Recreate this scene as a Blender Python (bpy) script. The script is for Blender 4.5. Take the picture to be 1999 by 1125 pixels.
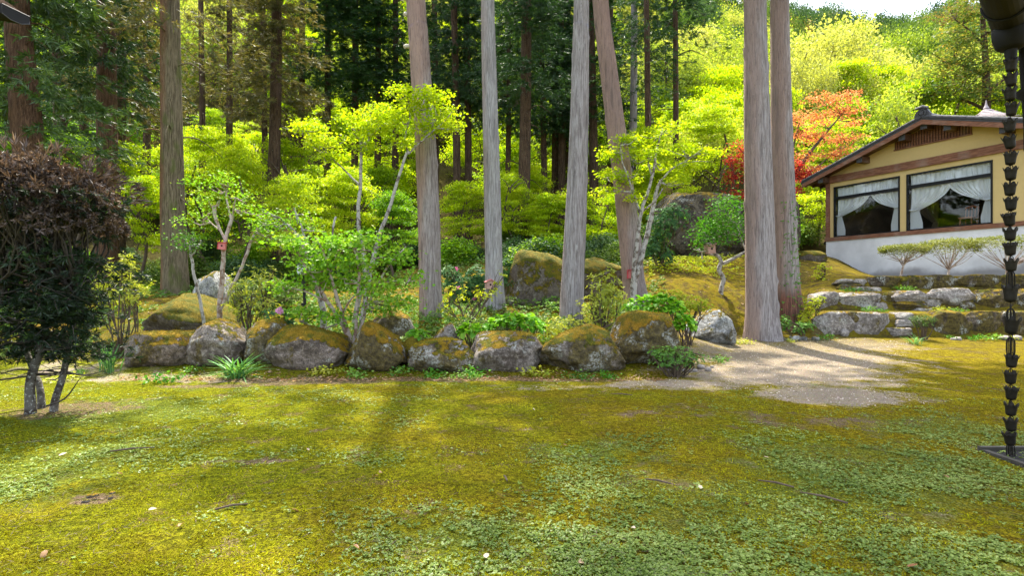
import bpy, bmesh, math, random
import numpy as np
from mathutils import Vector, Matrix

SC = bpy.context.scene
COL = SC.collection
for o in list(bpy.data.objects):
    bpy.data.objects.remove(o)
RS = np.random.default_rng(11)
random.seed(5)

# ------------------------------------------------------------------ camera, sky, sun, exposure
CAMH = 1.5
F = 1100.0            # focal length in pixels of a 1999 px wide picture
cam = bpy.data.cameras.new('camera')
cam.sensor_width = 36.0
cam.lens = F / 1999.0 * 36.0
cam.clip_start = 0.05
cam.clip_end = 800
camo = bpy.data.objects.new('camera', cam)
COL.objects.link(camo)
camo.location = (0, 0, CAMH)
camo.rotation_euler = (math.pi / 2, 0, 0)
SC.camera = camo

SUN_EL = math.radians(60)
SUN_AZ = math.radians(-9)      # clockwise from +Y: ahead and a little to the left
W = bpy.data.worlds.new('World')
SC.world = W
W.use_nodes = True
wn = W.node_tree.nodes
wl = W.node_tree.links
wn.clear()
sky = wn.new('ShaderNodeTexSky')
sky.sky_type = 'NISHITA'
sky.sun_disc = False
sky.sun_elevation = SUN_EL
sky.sun_rotation = SUN_AZ
sky.air_density = 1.0
sky.dust_density = 3.0
sky.ozone_density = 1.0
bg = wn.new('ShaderNodeBackground')
bg.inputs['Strength'].default_value = 0.15
wo = wn.new('ShaderNodeOutputWorld')
hsv = wn.new('ShaderNodeHueSaturation')      # thin white cloud takes most of the blue out of the sky
hsv.inputs['Saturation'].default_value = 0.55
wl.new(sky.outputs[0], hsv.inputs['Color'])
wl.new(hsv.outputs[0], bg.inputs[0])
wl.new(bg.outputs[0], wo.inputs[0])

sl = bpy.data.lights.new('sun', 'SUN')
sl.energy = 3.1
sl.angle = math.radians(0.9)
sl.color = (1.0, 0.93, 0.8)
so = bpy.data.objects.new('sun', sl)
COL.objects.link(so)
sdir = Vector((math.sin(SUN_AZ) * math.cos(SUN_EL), math.cos(SUN_AZ) * math.cos(SUN_EL), math.sin(SUN_EL)))
so.rotation_euler = (-sdir).to_track_quat('-Z', 'Y').to_euler()

SC.view_settings.view_transform = 'Standard'
SC.view_settings.look = 'None'
SC.view_settings.gamma = 1.0
SC.view_settings.use_curve_mapping = False
SC.view_settings.exposure = 2.32
SC.render.engine = 'CYCLES'
cy = SC.cycles
cy.max_bounces = 7
cy.diffuse_bounces = 4
cy.glossy_bounces = 2
cy.transmission_bounces = 4
cy.transparent_max_bounces = 8
cy.caustics_reflective = False
cy.caustics_refractive = False
cy.sample_clamp_indirect = 6.0

# ------------------------------------------------------------------ small helpers
def XZ(px, py, Y):
    return np.array([(px - 999.5) * Y / F, Y, CAMH - (py - 562.5) * Y / F])

def hash3(ix, iy, iz, seed):
    h = (ix.astype(np.int64) * 374761393 + iy.astype(np.int64) * 668265263 + iz.astype(np.int64) * 2147483647 + seed * 1274126177) & 0xFFFFFFFF
    h = ((h ^ (h >> 13)) * 1274126177) & 0xFFFFFFFF
    h = (h ^ (h >> 16)) & 0xFFFFFF
    return h / float(0xFFFFFF)

def vnoise(p, seed=0):
    p = np.asarray(p, float)
    i = np.floor(p).astype(np.int64)
    f = p - i
    f = f * f * (3 - 2 * f)
    out = 0
    for dx in (0, 1):
        wx = f[:, 0] if dx else 1 - f[:, 0]
        for dy in (0, 1):
            wy = f[:, 1] if dy else 1 - f[:, 1]
            for dz in (0, 1):
                wz = f[:, 2] if dz else 1 - f[:, 2]
                out = out + wx * wy * wz * hash3(i[:, 0] + dx, i[:, 1] + dy, i[:, 2] + dz, seed)
    return out * 2 - 1

def fbm(p, octv=4, seed=0):
    a, s, t = 1.0, 0, 0
    p = np.asarray(p, float)
    for k in range(octv):
        s = s + a * vnoise(p, seed + k * 17)
        t += a
        p = p * 2.03 + 5.3
        a *= 0.5
    return s / t

def norm(v):
    return v / np.maximum(np.linalg.norm(v, axis=-1, keepdims=True), 1e-9)

class MB:
    """collects vertices and faces and links them as ONE mesh object"""
    def __init__(self):
        self.V, self.F, self.n = [], [], 0
    def add(self, V, Fc):
        V = np.asarray(V, float)
        Fc = np.asarray(Fc, np.int64)
        if len(V) == 0 or len(Fc) == 0:
            return self
        self.V.append(V)
        self.F.append(Fc + self.n)
        self.n += len(V)
        return self
    def box(self, lo, hi):
        (a, b, c), (d, e, f) = lo, hi
        V = [(a, b, c), (d, b, c), (d, e, c), (a, e, c), (a, b, f), (d, b, f), (d, e, f), (a, e, f)]
        return self.add(V, [(0, 3, 2, 1), (4, 5, 6, 7), (0, 1, 5, 4), (1, 2, 6, 5), (2, 3, 7, 6), (3, 0, 4, 7)])
    def prism(self, poly, axis, a, b):
        """polygon of 2-D points extruded from a to b along axis (0, 1 or 2)"""
        n = len(poly)
        def mk(t):
            out = []
            for (u, v) in poly:
                out.append({0: (t, u, v), 1: (u, t, v), 2: (u, v, t)}[axis])
            return out
        V = mk(a) + mk(b)
        base = self.n
        self.add(V, [(i, (i + 1) % n, n + (i + 1) % n, n + i) for i in range(n)])
        c = np.mean(np.array(V[:n]), axis=0), np.mean(np.array(V[n:]), axis=0)
        self.add(list(V[:n]) + [c[0]], [((i + 1) % n, i, n) for i in range(n)])
        self.add(list(V[n:]) + [c[1]], [(i, (i + 1) % n, n) for i in range(n)])
        return self
    def tube(self, pts, rad, seg=8, rough=0.0, seed=0, cap=True, vfreq=0.5):
        V, Fc = tube(pts, rad, seg, rough, seed, vfreq)
        self.add(V, Fc)
        if cap:
            n = len(V) // seg
            for ring, flip in ((0, True), (n - 1, False)):
                r = V[ring * seg:(ring + 1) * seg]
                c = r.mean(0)
                tri = [(i, (i + 1) % seg, seg) for i in range(seg)]
                if flip:
                    tri = [(b, a, c2) for a, b, c2 in tri]
                self.add(np.vstack([r, c]), tri)
        return self
    def quads(self, Q):
        """Q: (N,4,3) loose quads"""
        n = len(Q)
        if n:
            self.add(Q.reshape(-1, 3), np.arange(n * 4).reshape(n, 4))
        return self
    def mesh(self, name, mat, smooth=False):
        me = bpy.data.meshes.new(name)
        if not self.V:
            return me
        V = np.vstack(self.V)
        tot = [len(f) for f in self.F]
        loops = np.concatenate([f.ravel() for f in self.F])
        sizes = np.concatenate([np.full(len(f), f.shape[1]) for f in self.F])
        starts = np.concatenate([[0], np.cumsum(sizes)[:-1]])
        me.vertices.add(len(V))
        me.vertices.foreach_set('co', V.astype(np.float32).ravel())
        me.loops.add(len(loops))
        me.loops.foreach_set('vertex_index', loops.astype(np.int32))
        me.polygons.add(len(sizes))
        me.polygons.foreach_set('loop_start', starts.astype(np.int32))
        me.polygons.foreach_set('use_smooth', np.full(len(sizes), bool(smooth)))
        me.update(calc_edges=True)
        me.validate()
        if mat:
            me.materials.append(mat)
        return me
    def build(self, name, mat, parent=None, smooth=False):
        return link(name, self.mesh(name, mat, smooth), parent)

def link(name, me, parent=None):
    o = bpy.data.objects.new(name, me)
    COL.objects.link(o)
    if parent is not None:
        o.parent = parent
    return o

def tube(pts, rad, seg=8, rough=0.0, seed=0, vfreq=0.5):
    pts = np.asarray(pts, float)
    n = len(pts)
    rad = np.broadcast_to(np.asarray(rad, float), (n,))
    T = np.gradient(pts, axis=0) if n > 2 else np.repeat((pts[1:] - pts[:1]), n, 0)
    T = norm(T)
    ref = np.array([1.0, 0, 0]) if abs(T[:, 2]).mean() > 0.6 else np.array([0, 0, 1.0])
    U = norm(np.cross(T, ref))
    Wv = np.cross(T, U)
    a = np.arange(seg) / seg * 2 * np.pi
    ca, sa = np.cos(a), np.sin(a)
    R = np.repeat(rad[:, None], seg, 1)
    if rough:
        s = np.concatenate([[0], np.cumsum(np.linalg.norm(np.diff(pts, axis=0), axis=1))])
        g = np.stack([np.tile(ca * 3.0, n), np.tile(sa * 3.0, n), np.repeat(s * vfreq, seg)], 1)
        R = R * (1 + rough * fbm(g, 4, seed).reshape(n, seg))
    V = pts[:, None, :] + R[..., None] * (ca[None, :, None] * U[:, None, :] + sa[None, :, None] * Wv[:, None, :])
    V = V.reshape(-1, 3)
    i = np.arange(n - 1)[:, None] * seg
    j = np.arange(seg)[None, :]
    k = (np.arange(seg)[None, :] + 1) % seg
    Fc = np.stack([i + j, i + seg + j, i + seg + k, i + k], -1).reshape(-1, 4)
    return V, Fc

def smooth_path(pts, rad, step):
    """Catmull-Rom through the points"""
    P = np.asarray(pts, float)
    r = np.asarray(rad, float)
    n = len(P)
    if n < 3:
        m = max(2, int(np.linalg.norm(P[-1] - P[0]) / step))
        t = np.linspace(0, 1, m + 1)[:, None]
        return P[0] * (1 - t) + P[-1] * t, r[0] * (1 - t[:, 0]) + r[-1] * t[:, 0]
    E = np.vstack([2 * P[0] - P[1], P, 2 * P[-1] - P[-2]])
    out, ro = [], []
    for i in range(n - 1):
        p0, p1, p2, p3 = E[i], E[i + 1], E[i + 2], E[i + 3]
        m = max(1, int(round(np.linalg.norm(p2 - p1) / step)))
        for k in range(m):
            t = k / m
            out.append(0.5 * (2 * p1 + (p2 - p0) * t + (2 * p0 - 5 * p1 + 4 * p2 - p3) * t * t + (3 * p1 - p0 - 3 * p2 + p3) * t ** 3))
            ro.append(r[i] * (1 - t) + r[i + 1] * t)
    out.append(P[-1])
    ro.append(r[-1])
    return np.array(out), np.array(ro)

def thing(name, label, cat, loc=(0, 0, 0), group=None, rotz=0.0):
    o = bpy.data.objects.new(name, None)
    COL.objects.link(o)
    o.empty_display_size = 0.2
    o.location = [float(v) for v in loc]
    o.rotation_euler = (0, 0, rotz)
    o['label'] = label
    o['category'] = cat
    if group:
        o['group'] = group
    return o

def tag(o, label, cat, group=None):
    o['label'] = label
    o['category'] = cat
    if group:
        o['group'] = group
    return o

def stuff(o):
    o['kind'] = 'stuff'
    return o

def rel(pts, loc):
    return np.asarray(pts, float) - np.asarray(loc, float)

# ------------------------------------------------------------------ material helpers
class NG:
    def __init__(self, name):
        self.m = bpy.data.materials.new(name)
        self.m.use_nodes = True
        self.t = self.m.node_tree
        self.t.nodes.clear()
        self.out = self.t.nodes.new('ShaderNodeOutputMaterial')
    def n(self, typ, ins=None, **at):
        nd = self.t.nodes.new('ShaderNode' + typ)
        for k, v in at.items():
            setattr(nd, k, v)
        for k, v in (ins or {}).items():
            self.set(nd.inputs[k], v)
        return nd
    def set(self, sock, v):
        if isinstance(v, bpy.types.NodeSocket):
            self.t.links.new(v, sock)
        else:
            if isinstance(v, (tuple, list)) and len(v) == 3 and sock.type == 'RGBA':
                v = (*v, 1)
            sock.default_value = v
    def pos(self):
        return self.n('NewGeometry').outputs['Position']
    def obj(self):
        return self.n('TexCoord').outputs['Object']
    def sc(self, vec, s):
        return self.n('Mapping', {'Vector': vec, 'Scale': s}).outputs[0]
    def noise(self, vec, scale, detail=3.0, rough=0.55, dist=0.0):
        return self.n('TexNoise', {'Vector': vec, 'Scale': scale, 'Detail': detail, 'Roughness': rough, 'Distortion': dist}).outputs['Fac']
    def voro(self, vec, scale, feature='F1', out='Distance', rnd=1.0):
        return self.n('TexVoronoi', {'Vector': vec, 'Scale': scale, 'Randomness': rnd}, feature=feature).outputs[out]
    def ramp(self, fac, stops, interp='LINEAR'):
        nd = self.n('ValToRGB', {'Fac': fac})
        cr = nd.color_ramp
        cr.interpolation = interp
        while len(cr.elements) < len(stops):
            cr.elements.new(0.5)
        for e, (p, c) in zip(cr.elements, stops):
            e.position = p
            e.color = (*c, 1) if len(c) == 3 else c
        return nd.outputs[0]
    def step(self, v, a, b):
        return self.n('MapRange', {'Value': v, 'From Min': a, 'From Max': b}, interpolation_type='SMOOTHSTEP').outputs[0]
    def mix(self, fac, a, b, blend='MIX'):
        nd = self.n('Mix', None, data_type='RGBA', blend_type=blend)
        self.set(nd.inputs[0], fac)
        self.set(nd.inputs[6], a)
        self.set(nd.inputs[7], b)
        return nd.outputs[2]
    def math(self, op, a, b=0.0, clamp=False):
        return self.n('Math', {0: a, 1: b}, operation=op, use_clamp=clamp).outputs[0]
    def bump(self, h, strength=0.5, dist=0.02, normal=None):
        ins = {'Height': h, 'Strength': strength, 'Distance': dist}
        if normal is not None:
            ins['Normal'] = normal
        return self.n('Bump', ins).outputs[0]
    def attr(self, name):
        return self.n('Attribute', None, attribute_name=name).outputs['Fac']
    def sep(self, v):
        return self.n('SeparateXYZ', {0: v}).outputs
    def surf(self, color, rough=0.8, normal=None, metal=0.0, spec=0.3):
        ins = {'Base Color': color, 'Roughness': rough, 'Metallic': metal, 'Specular IOR Level': spec}
        if normal is not None:
            ins['Normal'] = normal
        p = self.n('BsdfPrincipled', ins)
        self.t.links.new(p.outputs[0], self.out.inputs[0])
        return self.m

def leaf_mat(name, stops, trans=0.5, warm=(1.12, 1.12, 0.45), gloss=0.015, big=0.35, rnd_obj=0.0):
    """thin leaf: reflects a little, lets light through; colour varies leaf by leaf and branch by branch"""
    g = NG(name)
    geo = g.n('NewGeometry')
    isl = geo.outputs['Random Per Island']
    nz = g.noise(geo.outputs['Position'], 1.3, 2.0)
    f = g.math('ADD', g.math('MULTIPLY', isl, 1 - big), g.math('MULTIPLY', g.step(nz, 0.3, 0.7), big))
    if rnd_obj:
        rnd_obj = rnd_obj * 1.4
        r = g.n('ObjectInfo').outputs['Random']
        f = g.math('ADD', f, g.math('MULTIPLY', g.math('SUBTRACT', r, 0.5), rnd_obj), True)
    c = g.ramp(f, stops)
    tc = g.mix(1.0, c, warm, 'MULTIPLY')
    d = g.n('BsdfDiffuse', {'Color': c})
    t = g.n('BsdfTranslucent', {'Color': tc})
    m1 = g.n('MixShader', {0: trans, 1: d.outputs[0], 2: t.outputs[0]})
    gl = g.n('BsdfGlossy', {'Color': (1, 1, 1), 'Roughness': 0.4})
    m2 = g.n('MixShader', {0: gloss, 1: m1.outputs[0], 2: gl.outputs[0]})
    g.t.links.new(m2.outputs[0], g.out.inputs[0])
    return g.m

def bark_mat(name, a, b, red=None, redamt=0.0, moss=0.0, lichen=0.3, fib=1.0, foot=0.0):
    g = NG(name)
    o = g.obj()
    st = g.sc(o, (1, 1, 0.045))
    f1 = g.noise(g.sc(o, (1, 1, 0.07)), 34 * fib, 6, 0.7)
    f2 = g.noise(g.sc(o, (1, 1, 0.10)), 70 * fib, 4, 0.65)
    big = g.noise(g.sc(o, (1, 1, 0.25)), 2.2, 3)
    c = g.mix(g.step(f1, 0.33, 0.68), a, b)
    if red:
        x = g.sep(o)[0]
        m = g.step(g.math('ADD', g.math('MULTIPLY', x, -1.6), g.math('MULTIPLY', big, 1.1)), 0.72 - redamt * 0.45, 1.2 - redamt * 0.45)
        m = g.math('MULTIPLY', m, g.math('ADD', g.math('MULTIPLY', f1, 1.2), 0.0), True)
        c = g.mix(m, c, red)
    if foot:      # rusty inner bark laid bare near the ground
        zf = g.math('ADD', g.math('MULTIPLY', g.sep(o)[2], -1.0 / foot), g.math('MULTIPLY', g.math('ADD', big, f1), 0.9))
        c = g.mix(g.math('MULTIPLY', g.step(zf, -0.35, 0.25), 0.9), c, g.mix(g.step(f1, 0.4, 0.6), (0.075, 0.03, 0.02), (0.26, 0.105, 0.065)))
    dk = g.step(f2, 0.42, 0.3)
    c = g.mix(g.math('MULTIPLY', dk, 0.75), c, tuple(v * 0.3 for v in a))
    c = g.mix(g.math('MULTIPLY', g.step(g.noise(g.sc(o, (1, 1, 0.06)), 15, 4, 0.6), 0.56, 0.66), 0.55), c, tuple(v * 0.45 for v in a))
    c = g.mix(g.math('MULTIPLY', g.step(big, 0.5, 0.68), 0.3), c, tuple(v * 0.7 for v in a))
    li = g.step(g.noise(o, 38, 2), 0.66, 0.72)
    c = g.mix(g.math('MULTIPLY', li, lichen), c, (0.42, 0.43, 0.38))
    if moss:
        mo = g.step(g.noise(g.sc(o, (1, 1, 0.4)), 3.0, 4), 0.62 - moss * 0.3, 0.75 - moss * 0.2)
        c = g.mix(g.math('MULTIPLY', mo, 0.7), c, (0.1, 0.12, 0.03))
    h = g.math('ADD', f1, g.math('MULTIPLY', f2, 0.4))
    return g.surf(c, 0.9, g.bump(h, 1.0, 0.06), spec=0.1)

def pale_bark(name, a=(0.34, 0.32, 0.285), b=(0.11, 0.085, 0.065)):
    g = NG(name)
    o = g.pos()
    n1 = g.noise(o, 9, 4)
    n2 = g.noise(o, 34, 3)
    c = g.mix(g.step(n1, 0.45, 0.62), a, b)
    c = g.mix(g.math('MULTIPLY', g.step(n2, 0.55, 0.7), 0.6), c, (0.5, 0.52, 0.47))
    return g.surf(c, 0.85, g.bump(g.math('ADD', n1, n2), 0.5, 0.01), spec=0.2)

def rock_mat(name, base=(0.27, 0.235, 0.2), dark=(0.11, 0.088, 0.07), lichen=0.5, moss=0.5, mosscol=((0.3, 0.185, 0.012), (0.11, 0.115, 0.01)), side=0.4):
    g = NG(name)
    o = g.pos()
    n1 = g.noise(o, 2.3, 6, 0.65)
    n2 = g.noise(o, 14, 6, 0.7)
    n3 = g.noise(o, 52, 3, 0.65)
    c = g.mix(g.step(n1, 0.38, 0.6), dark, base)
    c = g.mix(g.math('MULTIPLY', g.step(n2, 0.5, 0.66), 0.7), c, tuple(min(1, v * 1.7) for v in base))
    c = g.mix(g.math('MULTIPLY', g.step(n2, 0.47, 0.36), 0.7), c, tuple(v * 0.6 for v in dark))
    c = g.mix(g.math('MULTIPLY', g.step(n3, 0.5, 0.4), 0.6), c, tuple(v * 0.5 for v in dark))
    # brown-green moss film running down the sides
    sp = g.noise(g.sc(o, (1, 1, 0.5)), 2.9, 7, 0.7)
    sm = g.math('MULTIPLY', g.step(sp, 0.62 - side * 0.25, 0.68 - side * 0.22), g.step(n3, 0.3, 0.5))
    c = g.mix(g.math('MULTIPLY', sm, 0.8), c, g.mix(g.step(n2, 0.4, 0.6), (0.055, 0.042, 0.012), (0.13, 0.1, 0.015)))
    lp = g.noise(o, 3.1, 3, 0.5)
    ls = g.noise(o, 24, 5, 0.7)
    lm = g.math('MULTIPLY', g.step(lp, 0.66 - lichen * 0.22, 0.74 - lichen * 0.18), g.step(ls, 0.44, 0.56))
    c = g.mix(g.math('MULTIPLY', lm, 0.8), c, g.mix(g.step(g.noise(o, 40, 3), 0.35, 0.65), (0.24, 0.25, 0.21), (0.52, 0.52, 0.47)))
    geo = g.n('NewGeometry')
    nz = g.sep(geo.outputs['Normal'])[2]
    mf = g.math('ADD', g.math('MULTIPLY', nz, 0.7), g.math('MULTIPLY', g.noise(o, 5.5, 9, 0.76), 1.9))
    mm = g.step(mf, 1.68 - moss * 0.75, 1.75 - moss * 0.73)
    mc = g.mix(g.step(g.noise(o, 4.5, 4), 0.4, 0.6), mosscol[0], mosscol[1])
    mc = g.mix(g.math('MULTIPLY', g.step(g.noise(o, 80, 3), 0.5, 0.38), 0.75), mc, tuple(v * 0.3 for v in mosscol[1]))
    mc = g.mix(g.math('MULTIPLY', g.step(n2, 0.55, 0.66), 0.5), mc, tuple(min(1, v * 1.6) for v in mosscol[0]))
    c = g.mix(mm, c, mc)
    h = g.math('ADD', g.math('MULTIPLY', n2, 1.3), g.math('MULTIPLY', n3, 0.6))
    h = g.math('ADD', h, g.math('MULTIPLY', mm, g.math('ADD', g.math('MULTIPLY', g.noise(o, 70, 3), 1.3), 0.6)))
    return g.surf(c, 0.92, g.bump(h, 1.0, 0.04), spec=0.15)

def plain(name, col, rough=0.6, metal=0.0, var=0.2, scale=12.0, bump=0.15, spec=0.3):
    g = NG(name)
    o = g.pos()
    n1 = g.noise(o, scale, 4, 0.6)
    n2 = g.noise(o, scale * 0.15, 3)
    f = g.math('ADD', g.math('MULTIPLY', n1, 0.6), g.math('MULTIPLY', n2, 0.4))
    c = g.ramp(f, [(0.3, tuple(v * (1 - var) for v in col)), (0.7, tuple(min(1, v * (1 + var)) for v in col))])
    return g.surf(c, rough, g.bump(n1, bump, 0.01), metal, spec)

def wood_mat(name, a, b):
    g = NG(name)
    o = g.obj()
    f = g.noise(g.sc(o, (0.12, 1, 1)), 30, 5, 0.65)
    f2 = g.noise(o, 1.4, 3)
    c = g.mix(g.step(f, 0.35, 0.65), a, b)
    c = g.mix(g.math('MULTIPLY', g.step(f2, 0.5, 0.7), 0.4), c, (0.3, 0.24, 0.2))
    return g.surf(c, 0.7, g.bump(f, 0.3, 0.006), spec=0.25)

M = {}
M['bark_grey'] = bark_mat('bark_grey', (0.2, 0.17, 0.16), (0.43, 0.4, 0.39), red=(0.33, 0.215, 0.17), redamt=0.2)
M['bark_foot'] = bark_mat('bark_grey_red_foot', (0.19, 0.16, 0.145), (0.42, 0.385, 0.37), red=(0.34, 0.22, 0.17), redamt=0.2, foot=1.0)
M['bark_rosy'] = bark_mat('bark_rosy', (0.2, 0.16, 0.145), (0.44, 0.395, 0.38), red=(0.37, 0.22, 0.165), redamt=0.42)
M['bark_silver'] = bark_mat('bark_silver', (0.25, 0.235, 0.23), (0.48, 0.465, 0.46), red=(0.34, 0.25, 0.22), redamt=0.05)
M['bark_olive'] = bark_mat('bark_olive', (0.09, 0.07, 0.042), (0.27, 0.22, 0.14), red=(0.3, 0.12, 0.06), redamt=0.1, moss=0.4)
M['bark_brown'] = bark_mat('bark_brown', (0.045, 0.03, 0.02), (0.15, 0.095, 0.06), lichen=0.6)
M['bark_redbrown'] = bark_mat('bark_redbrown', (0.06, 0.035, 0.022), (0.2, 0.115, 0.07), lichen=0.3)
M['pale_bark'] = pale_bark('pale_bark')
M['rosy_pale_bark'] = pale_bark('rosy_pale_bark', (0.4, 0.33, 0.29), (0.2, 0.12, 0.08))
M['twig'] = plain('twig', (0.09, 0.065, 0.045), 0.9, var=0.4)
M['twig_grey'] = plain('twig_grey', (0.05, 0.042, 0.034), 0.9, var=0.5)
M['stub'] = plain('stub', (0.42, 0.38, 0.3), 0.9, var=0.3)
G_ = leaf_mat
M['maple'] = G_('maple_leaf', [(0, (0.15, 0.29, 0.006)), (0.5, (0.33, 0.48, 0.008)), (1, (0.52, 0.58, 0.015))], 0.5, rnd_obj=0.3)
M['maple_hot'] = G_('maple_leaf_sunlit', [(0, (0.22, 0.36, 0.006)), (0.5, (0.4, 0.52, 0.01)), (1, (0.58, 0.6, 0.025))], 0.5, (1.08, 1.12, 0.45))  # brighter copy of the maple leaf, sunlight put into its colour
M['maple_deep'] = G_('maple_leaf_shade', [(0, (0.06, 0.17, 0.008)), (0.5, (0.17, 0.34, 0.012)), (1, (0.34, 0.47, 0.025))], 0.5, rnd_obj=0.3)  # darker copy of the maple leaf, shade put into its colour
M['spring'] = G_('spring_leaf', [(0, (0.12, 0.2, 0.02)), (0.5, (0.28, 0.36, 0.04)), (1, (0.42, 0.46, 0.09))], 0.45, rnd_obj=0.35)
M['pale_spring'] = G_('pale_spring_leaf', [(0, (0.25, 0.27, 0.05)), (0.5, (0.4, 0.42, 0.1)), (1, (0.5, 0.5, 0.18))], 0.45, rnd_obj=0.3)
M['broad'] = G_('broad_leaf', [(0, (0.03, 0.07, 0.012)), (0.5, (0.08, 0.15, 0.02)), (1, (0.17, 0.24, 0.04))], 0.35, rnd_obj=0.4)
M['bluish'] = G_('bluish_leaf', [(0, (0.02, 0.055, 0.02)), (0.5, (0.05, 0.11, 0.04)), (1, (0.11, 0.18, 0.07))], 0.3, rnd_obj=0.3)
M['brownish'] = G_('brownish_leaf', [(0, (0.1, 0.08, 0.03)), (0.5, (0.24, 0.17, 0.06)), (1, (0.33, 0.25, 0.12))], 0.4, rnd_obj=0.3)
M['cedar'] = G_('cedar_needle', [(0, (0.012, 0.036, 0.011)), (0.6, (0.03, 0.082, 0.02)), (1, (0.065, 0.135, 0.026))], 0.22, (1.3, 1.3, 0.5), 0.04)
M['cedar_olive'] = G_('cedar_needle_olive', [(0, (0.05, 0.065, 0.02)), (0.5, (0.12, 0.125, 0.035)), (1, (0.26, 0.2, 0.08))], 0.3, (1.3, 1.2, 0.5), 0.04)
M['cedar_fresh'] = G_('cedar_needle_fresh', [(0, (0.02, 0.05, 0.012)), (0.5, (0.05, 0.11, 0.02)), (1, (0.12, 0.2, 0.035))], 0.3, (1.3, 1.2, 0.5), 0.04)
M['fir_tip'] = G_('fir_needle', [(0, (0.05, 0.11, 0.03)), (0.45, (0.13, 0.2, 0.04)), (0.75, (0.26, 0.25, 0.05)), (1, (0.45, 0.24, 0.07))], 0.4)
M['dry'] = G_('dry_spray', [(0, (0.022, 0.016, 0.012)), (0.5, (0.065, 0.046, 0.034)), (0.85, (0.15, 0.105, 0.075)), (1, (0.27, 0.2, 0.12))], 0.25, (1.2, 1.0, 0.7), 0.03)
M['yew'] = G_('dark_spray', [(0, (0.006, 0.014, 0.007)), (0.6, (0.015, 0.034, 0.012)), (0.9, (0.03, 0.07, 0.02)), (1, (0.06, 0.11, 0.03))], 0.2, (1.2, 1.2, 0.5), 0.03)
M['hazel'] = G_('round_leaf', [(0, (0.08, 0.21, 0.012)), (0.5, (0.18, 0.38, 0.02)), (0.85, (0.3, 0.44, 0.05)), (1, (0.42, 0.3, 0.12))], 0.42)
M['hydrangea'] = G_('hydrangea_leaf', [(0, (0.06, 0.2, 0.01)), (0.5, (0.13, 0.34, 0.015)), (1, (0.24, 0.46, 0.03))], 0.4, rnd_obj=0.8)
M['azalea'] = G_('azalea_leaf', [(0, (0.2, 0.27, 0.02)), (0.5, (0.36, 0.4, 0.04)), (1, (0.5, 0.48, 0.1))], 0.45)
M['rhodo'] = G_('rhododendron_leaf', [(0, (0.02, 0.065, 0.02)), (0.6, (0.05, 0.13, 0.04)), (1, (0.12, 0.22, 0.07))], 0.25, gloss=0.008)
M['camellia'] = G_('camellia_leaf', [(0, (0.025, 0.1, 0.01)), (0.5, (0.06, 0.2, 0.015)), (1, (0.14, 0.32, 0.03))], 0.35, gloss=0.01)
M['clipped'] = G_('clipped_leaf', [(0, (0.06, 0.08, 0.015)), (0.5, (0.17, 0.2, 0.045)), (1, (0.38, 0.38, 0.14))], 0.35)
M['fern'] = G_('low_leaf', [(0, (0.05, 0.14, 0.02)), (0.5, (0.11, 0.25, 0.03)), (1, (0.22, 0.36, 0.06))], 0.35, rnd_obj=0.4)
M['lime'] = G_('lime_leaf', [(0, (0.22, 0.3, 0.01)), (0.5, (0.38, 0.44, 0.012)), (1, (0.5, 0.5, 0.03))], 0.45)
M['strap'] = G_('strap_leaf', [(0, (0.05, 0.16, 0.05)), (0.5, (0.1, 0.26, 0.08)), (1, (0.2, 0.38, 0.12))], 0.35, rnd_obj=0.8)
M['red'] = G_('red_maple_leaf', [(0, (0.28, 0.015, 0.025)), (0.5, (0.48, 0.05, 0.045)), (1, (0.58, 0.16, 0.07))], 0.45, (1.2, 0.9, 0.7))
M['coral'] = G_('coral_maple_leaf', [(0, (0.42, 0.09, 0.04)), (0.5, (0.6, 0.24, 0.1)), (1, (0.62, 0.38, 0.15))], 0.45, (1.15, 1.0, 0.7))
M['pink'] = G_('pink_petal', [(0, (0.5, 0.05, 0.22)), (0.5, (0.65, 0.15, 0.38)), (1, (0.72, 0.4, 0.55))], 0.4, (1.1, 0.9, 1.0))
M['petal_pale'] = G_('pale_pink_petal', [(0, (0.55, 0.2, 0.4)), (1, (0.75, 0.48, 0.66))], 0.4, (1.1, 0.9, 1.0))
M['rock'] = rock_mat('rock', moss=0.32, lichen=0.4, side=0.25)
M['rock_mossy'] = rock_mat('rock_mossy', base=(0.24, 0.195, 0.16), moss=0.56, lichen=0.45, side=0.4)
M['rock_lichen'] = rock_mat('rock_lichen', base=(0.24, 0.205, 0.17), lichen=0.8, moss=0.52, side=0.85)
M['rock_rust'] = rock_mat('rock_rust', base=(0.2, 0.165, 0.13), lichen=0.75, moss=0.6, side=1.15, mosscol=((0.3, 0.17, 0.012), (0.13, 0.11, 0.01)))
M['rock_white'] = rock_mat('rock_white', base=(0.38, 0.38, 0.37), dark=(0.14, 0.14, 0.13), lichen=0.95, moss=0.3, side=0.3)
M['rock_green'] = rock_mat('rock_green', base=(0.15, 0.13, 0.1), moss=0.85, lichen=0.3, mosscol=((0.2, 0.15, 0.012), (0.1, 0.11, 0.012)))
M['wall_stone'] = rock_mat('wall_stone', base=(0.33, 0.3, 0.27), dark=(0.15, 0.13, 0.11), moss=0.1, lichen=0.5, side=0.1)
M['moss_tuft'] = G_('moss_tuft', [(0, (0.09, 0.06, 0.006)), (0.5, (0.24, 0.165, 0.01)), (1, (0.36, 0.3, 0.015))], 0.25, (1.1, 1.1, .4), 0.0, .6)
M['wall_stone_dark'] = rock_mat('wall_stone_dark', base=(0.12, 0.095, 0.07), dark=(0.04, 0.032, 0.022), moss=0.35, lichen=0.5, side=0.8)
M['cliff'] = rock_mat('cliff', base=(0.14, 0.12, 0.085), dark=(0.04, 0.035, 0.028), moss=0.3, lichen=0.2)
M['pebble'] = plain('pebble', (0.22, 0.195, 0.17), 0.85, var=0.4, scale=20)
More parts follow.
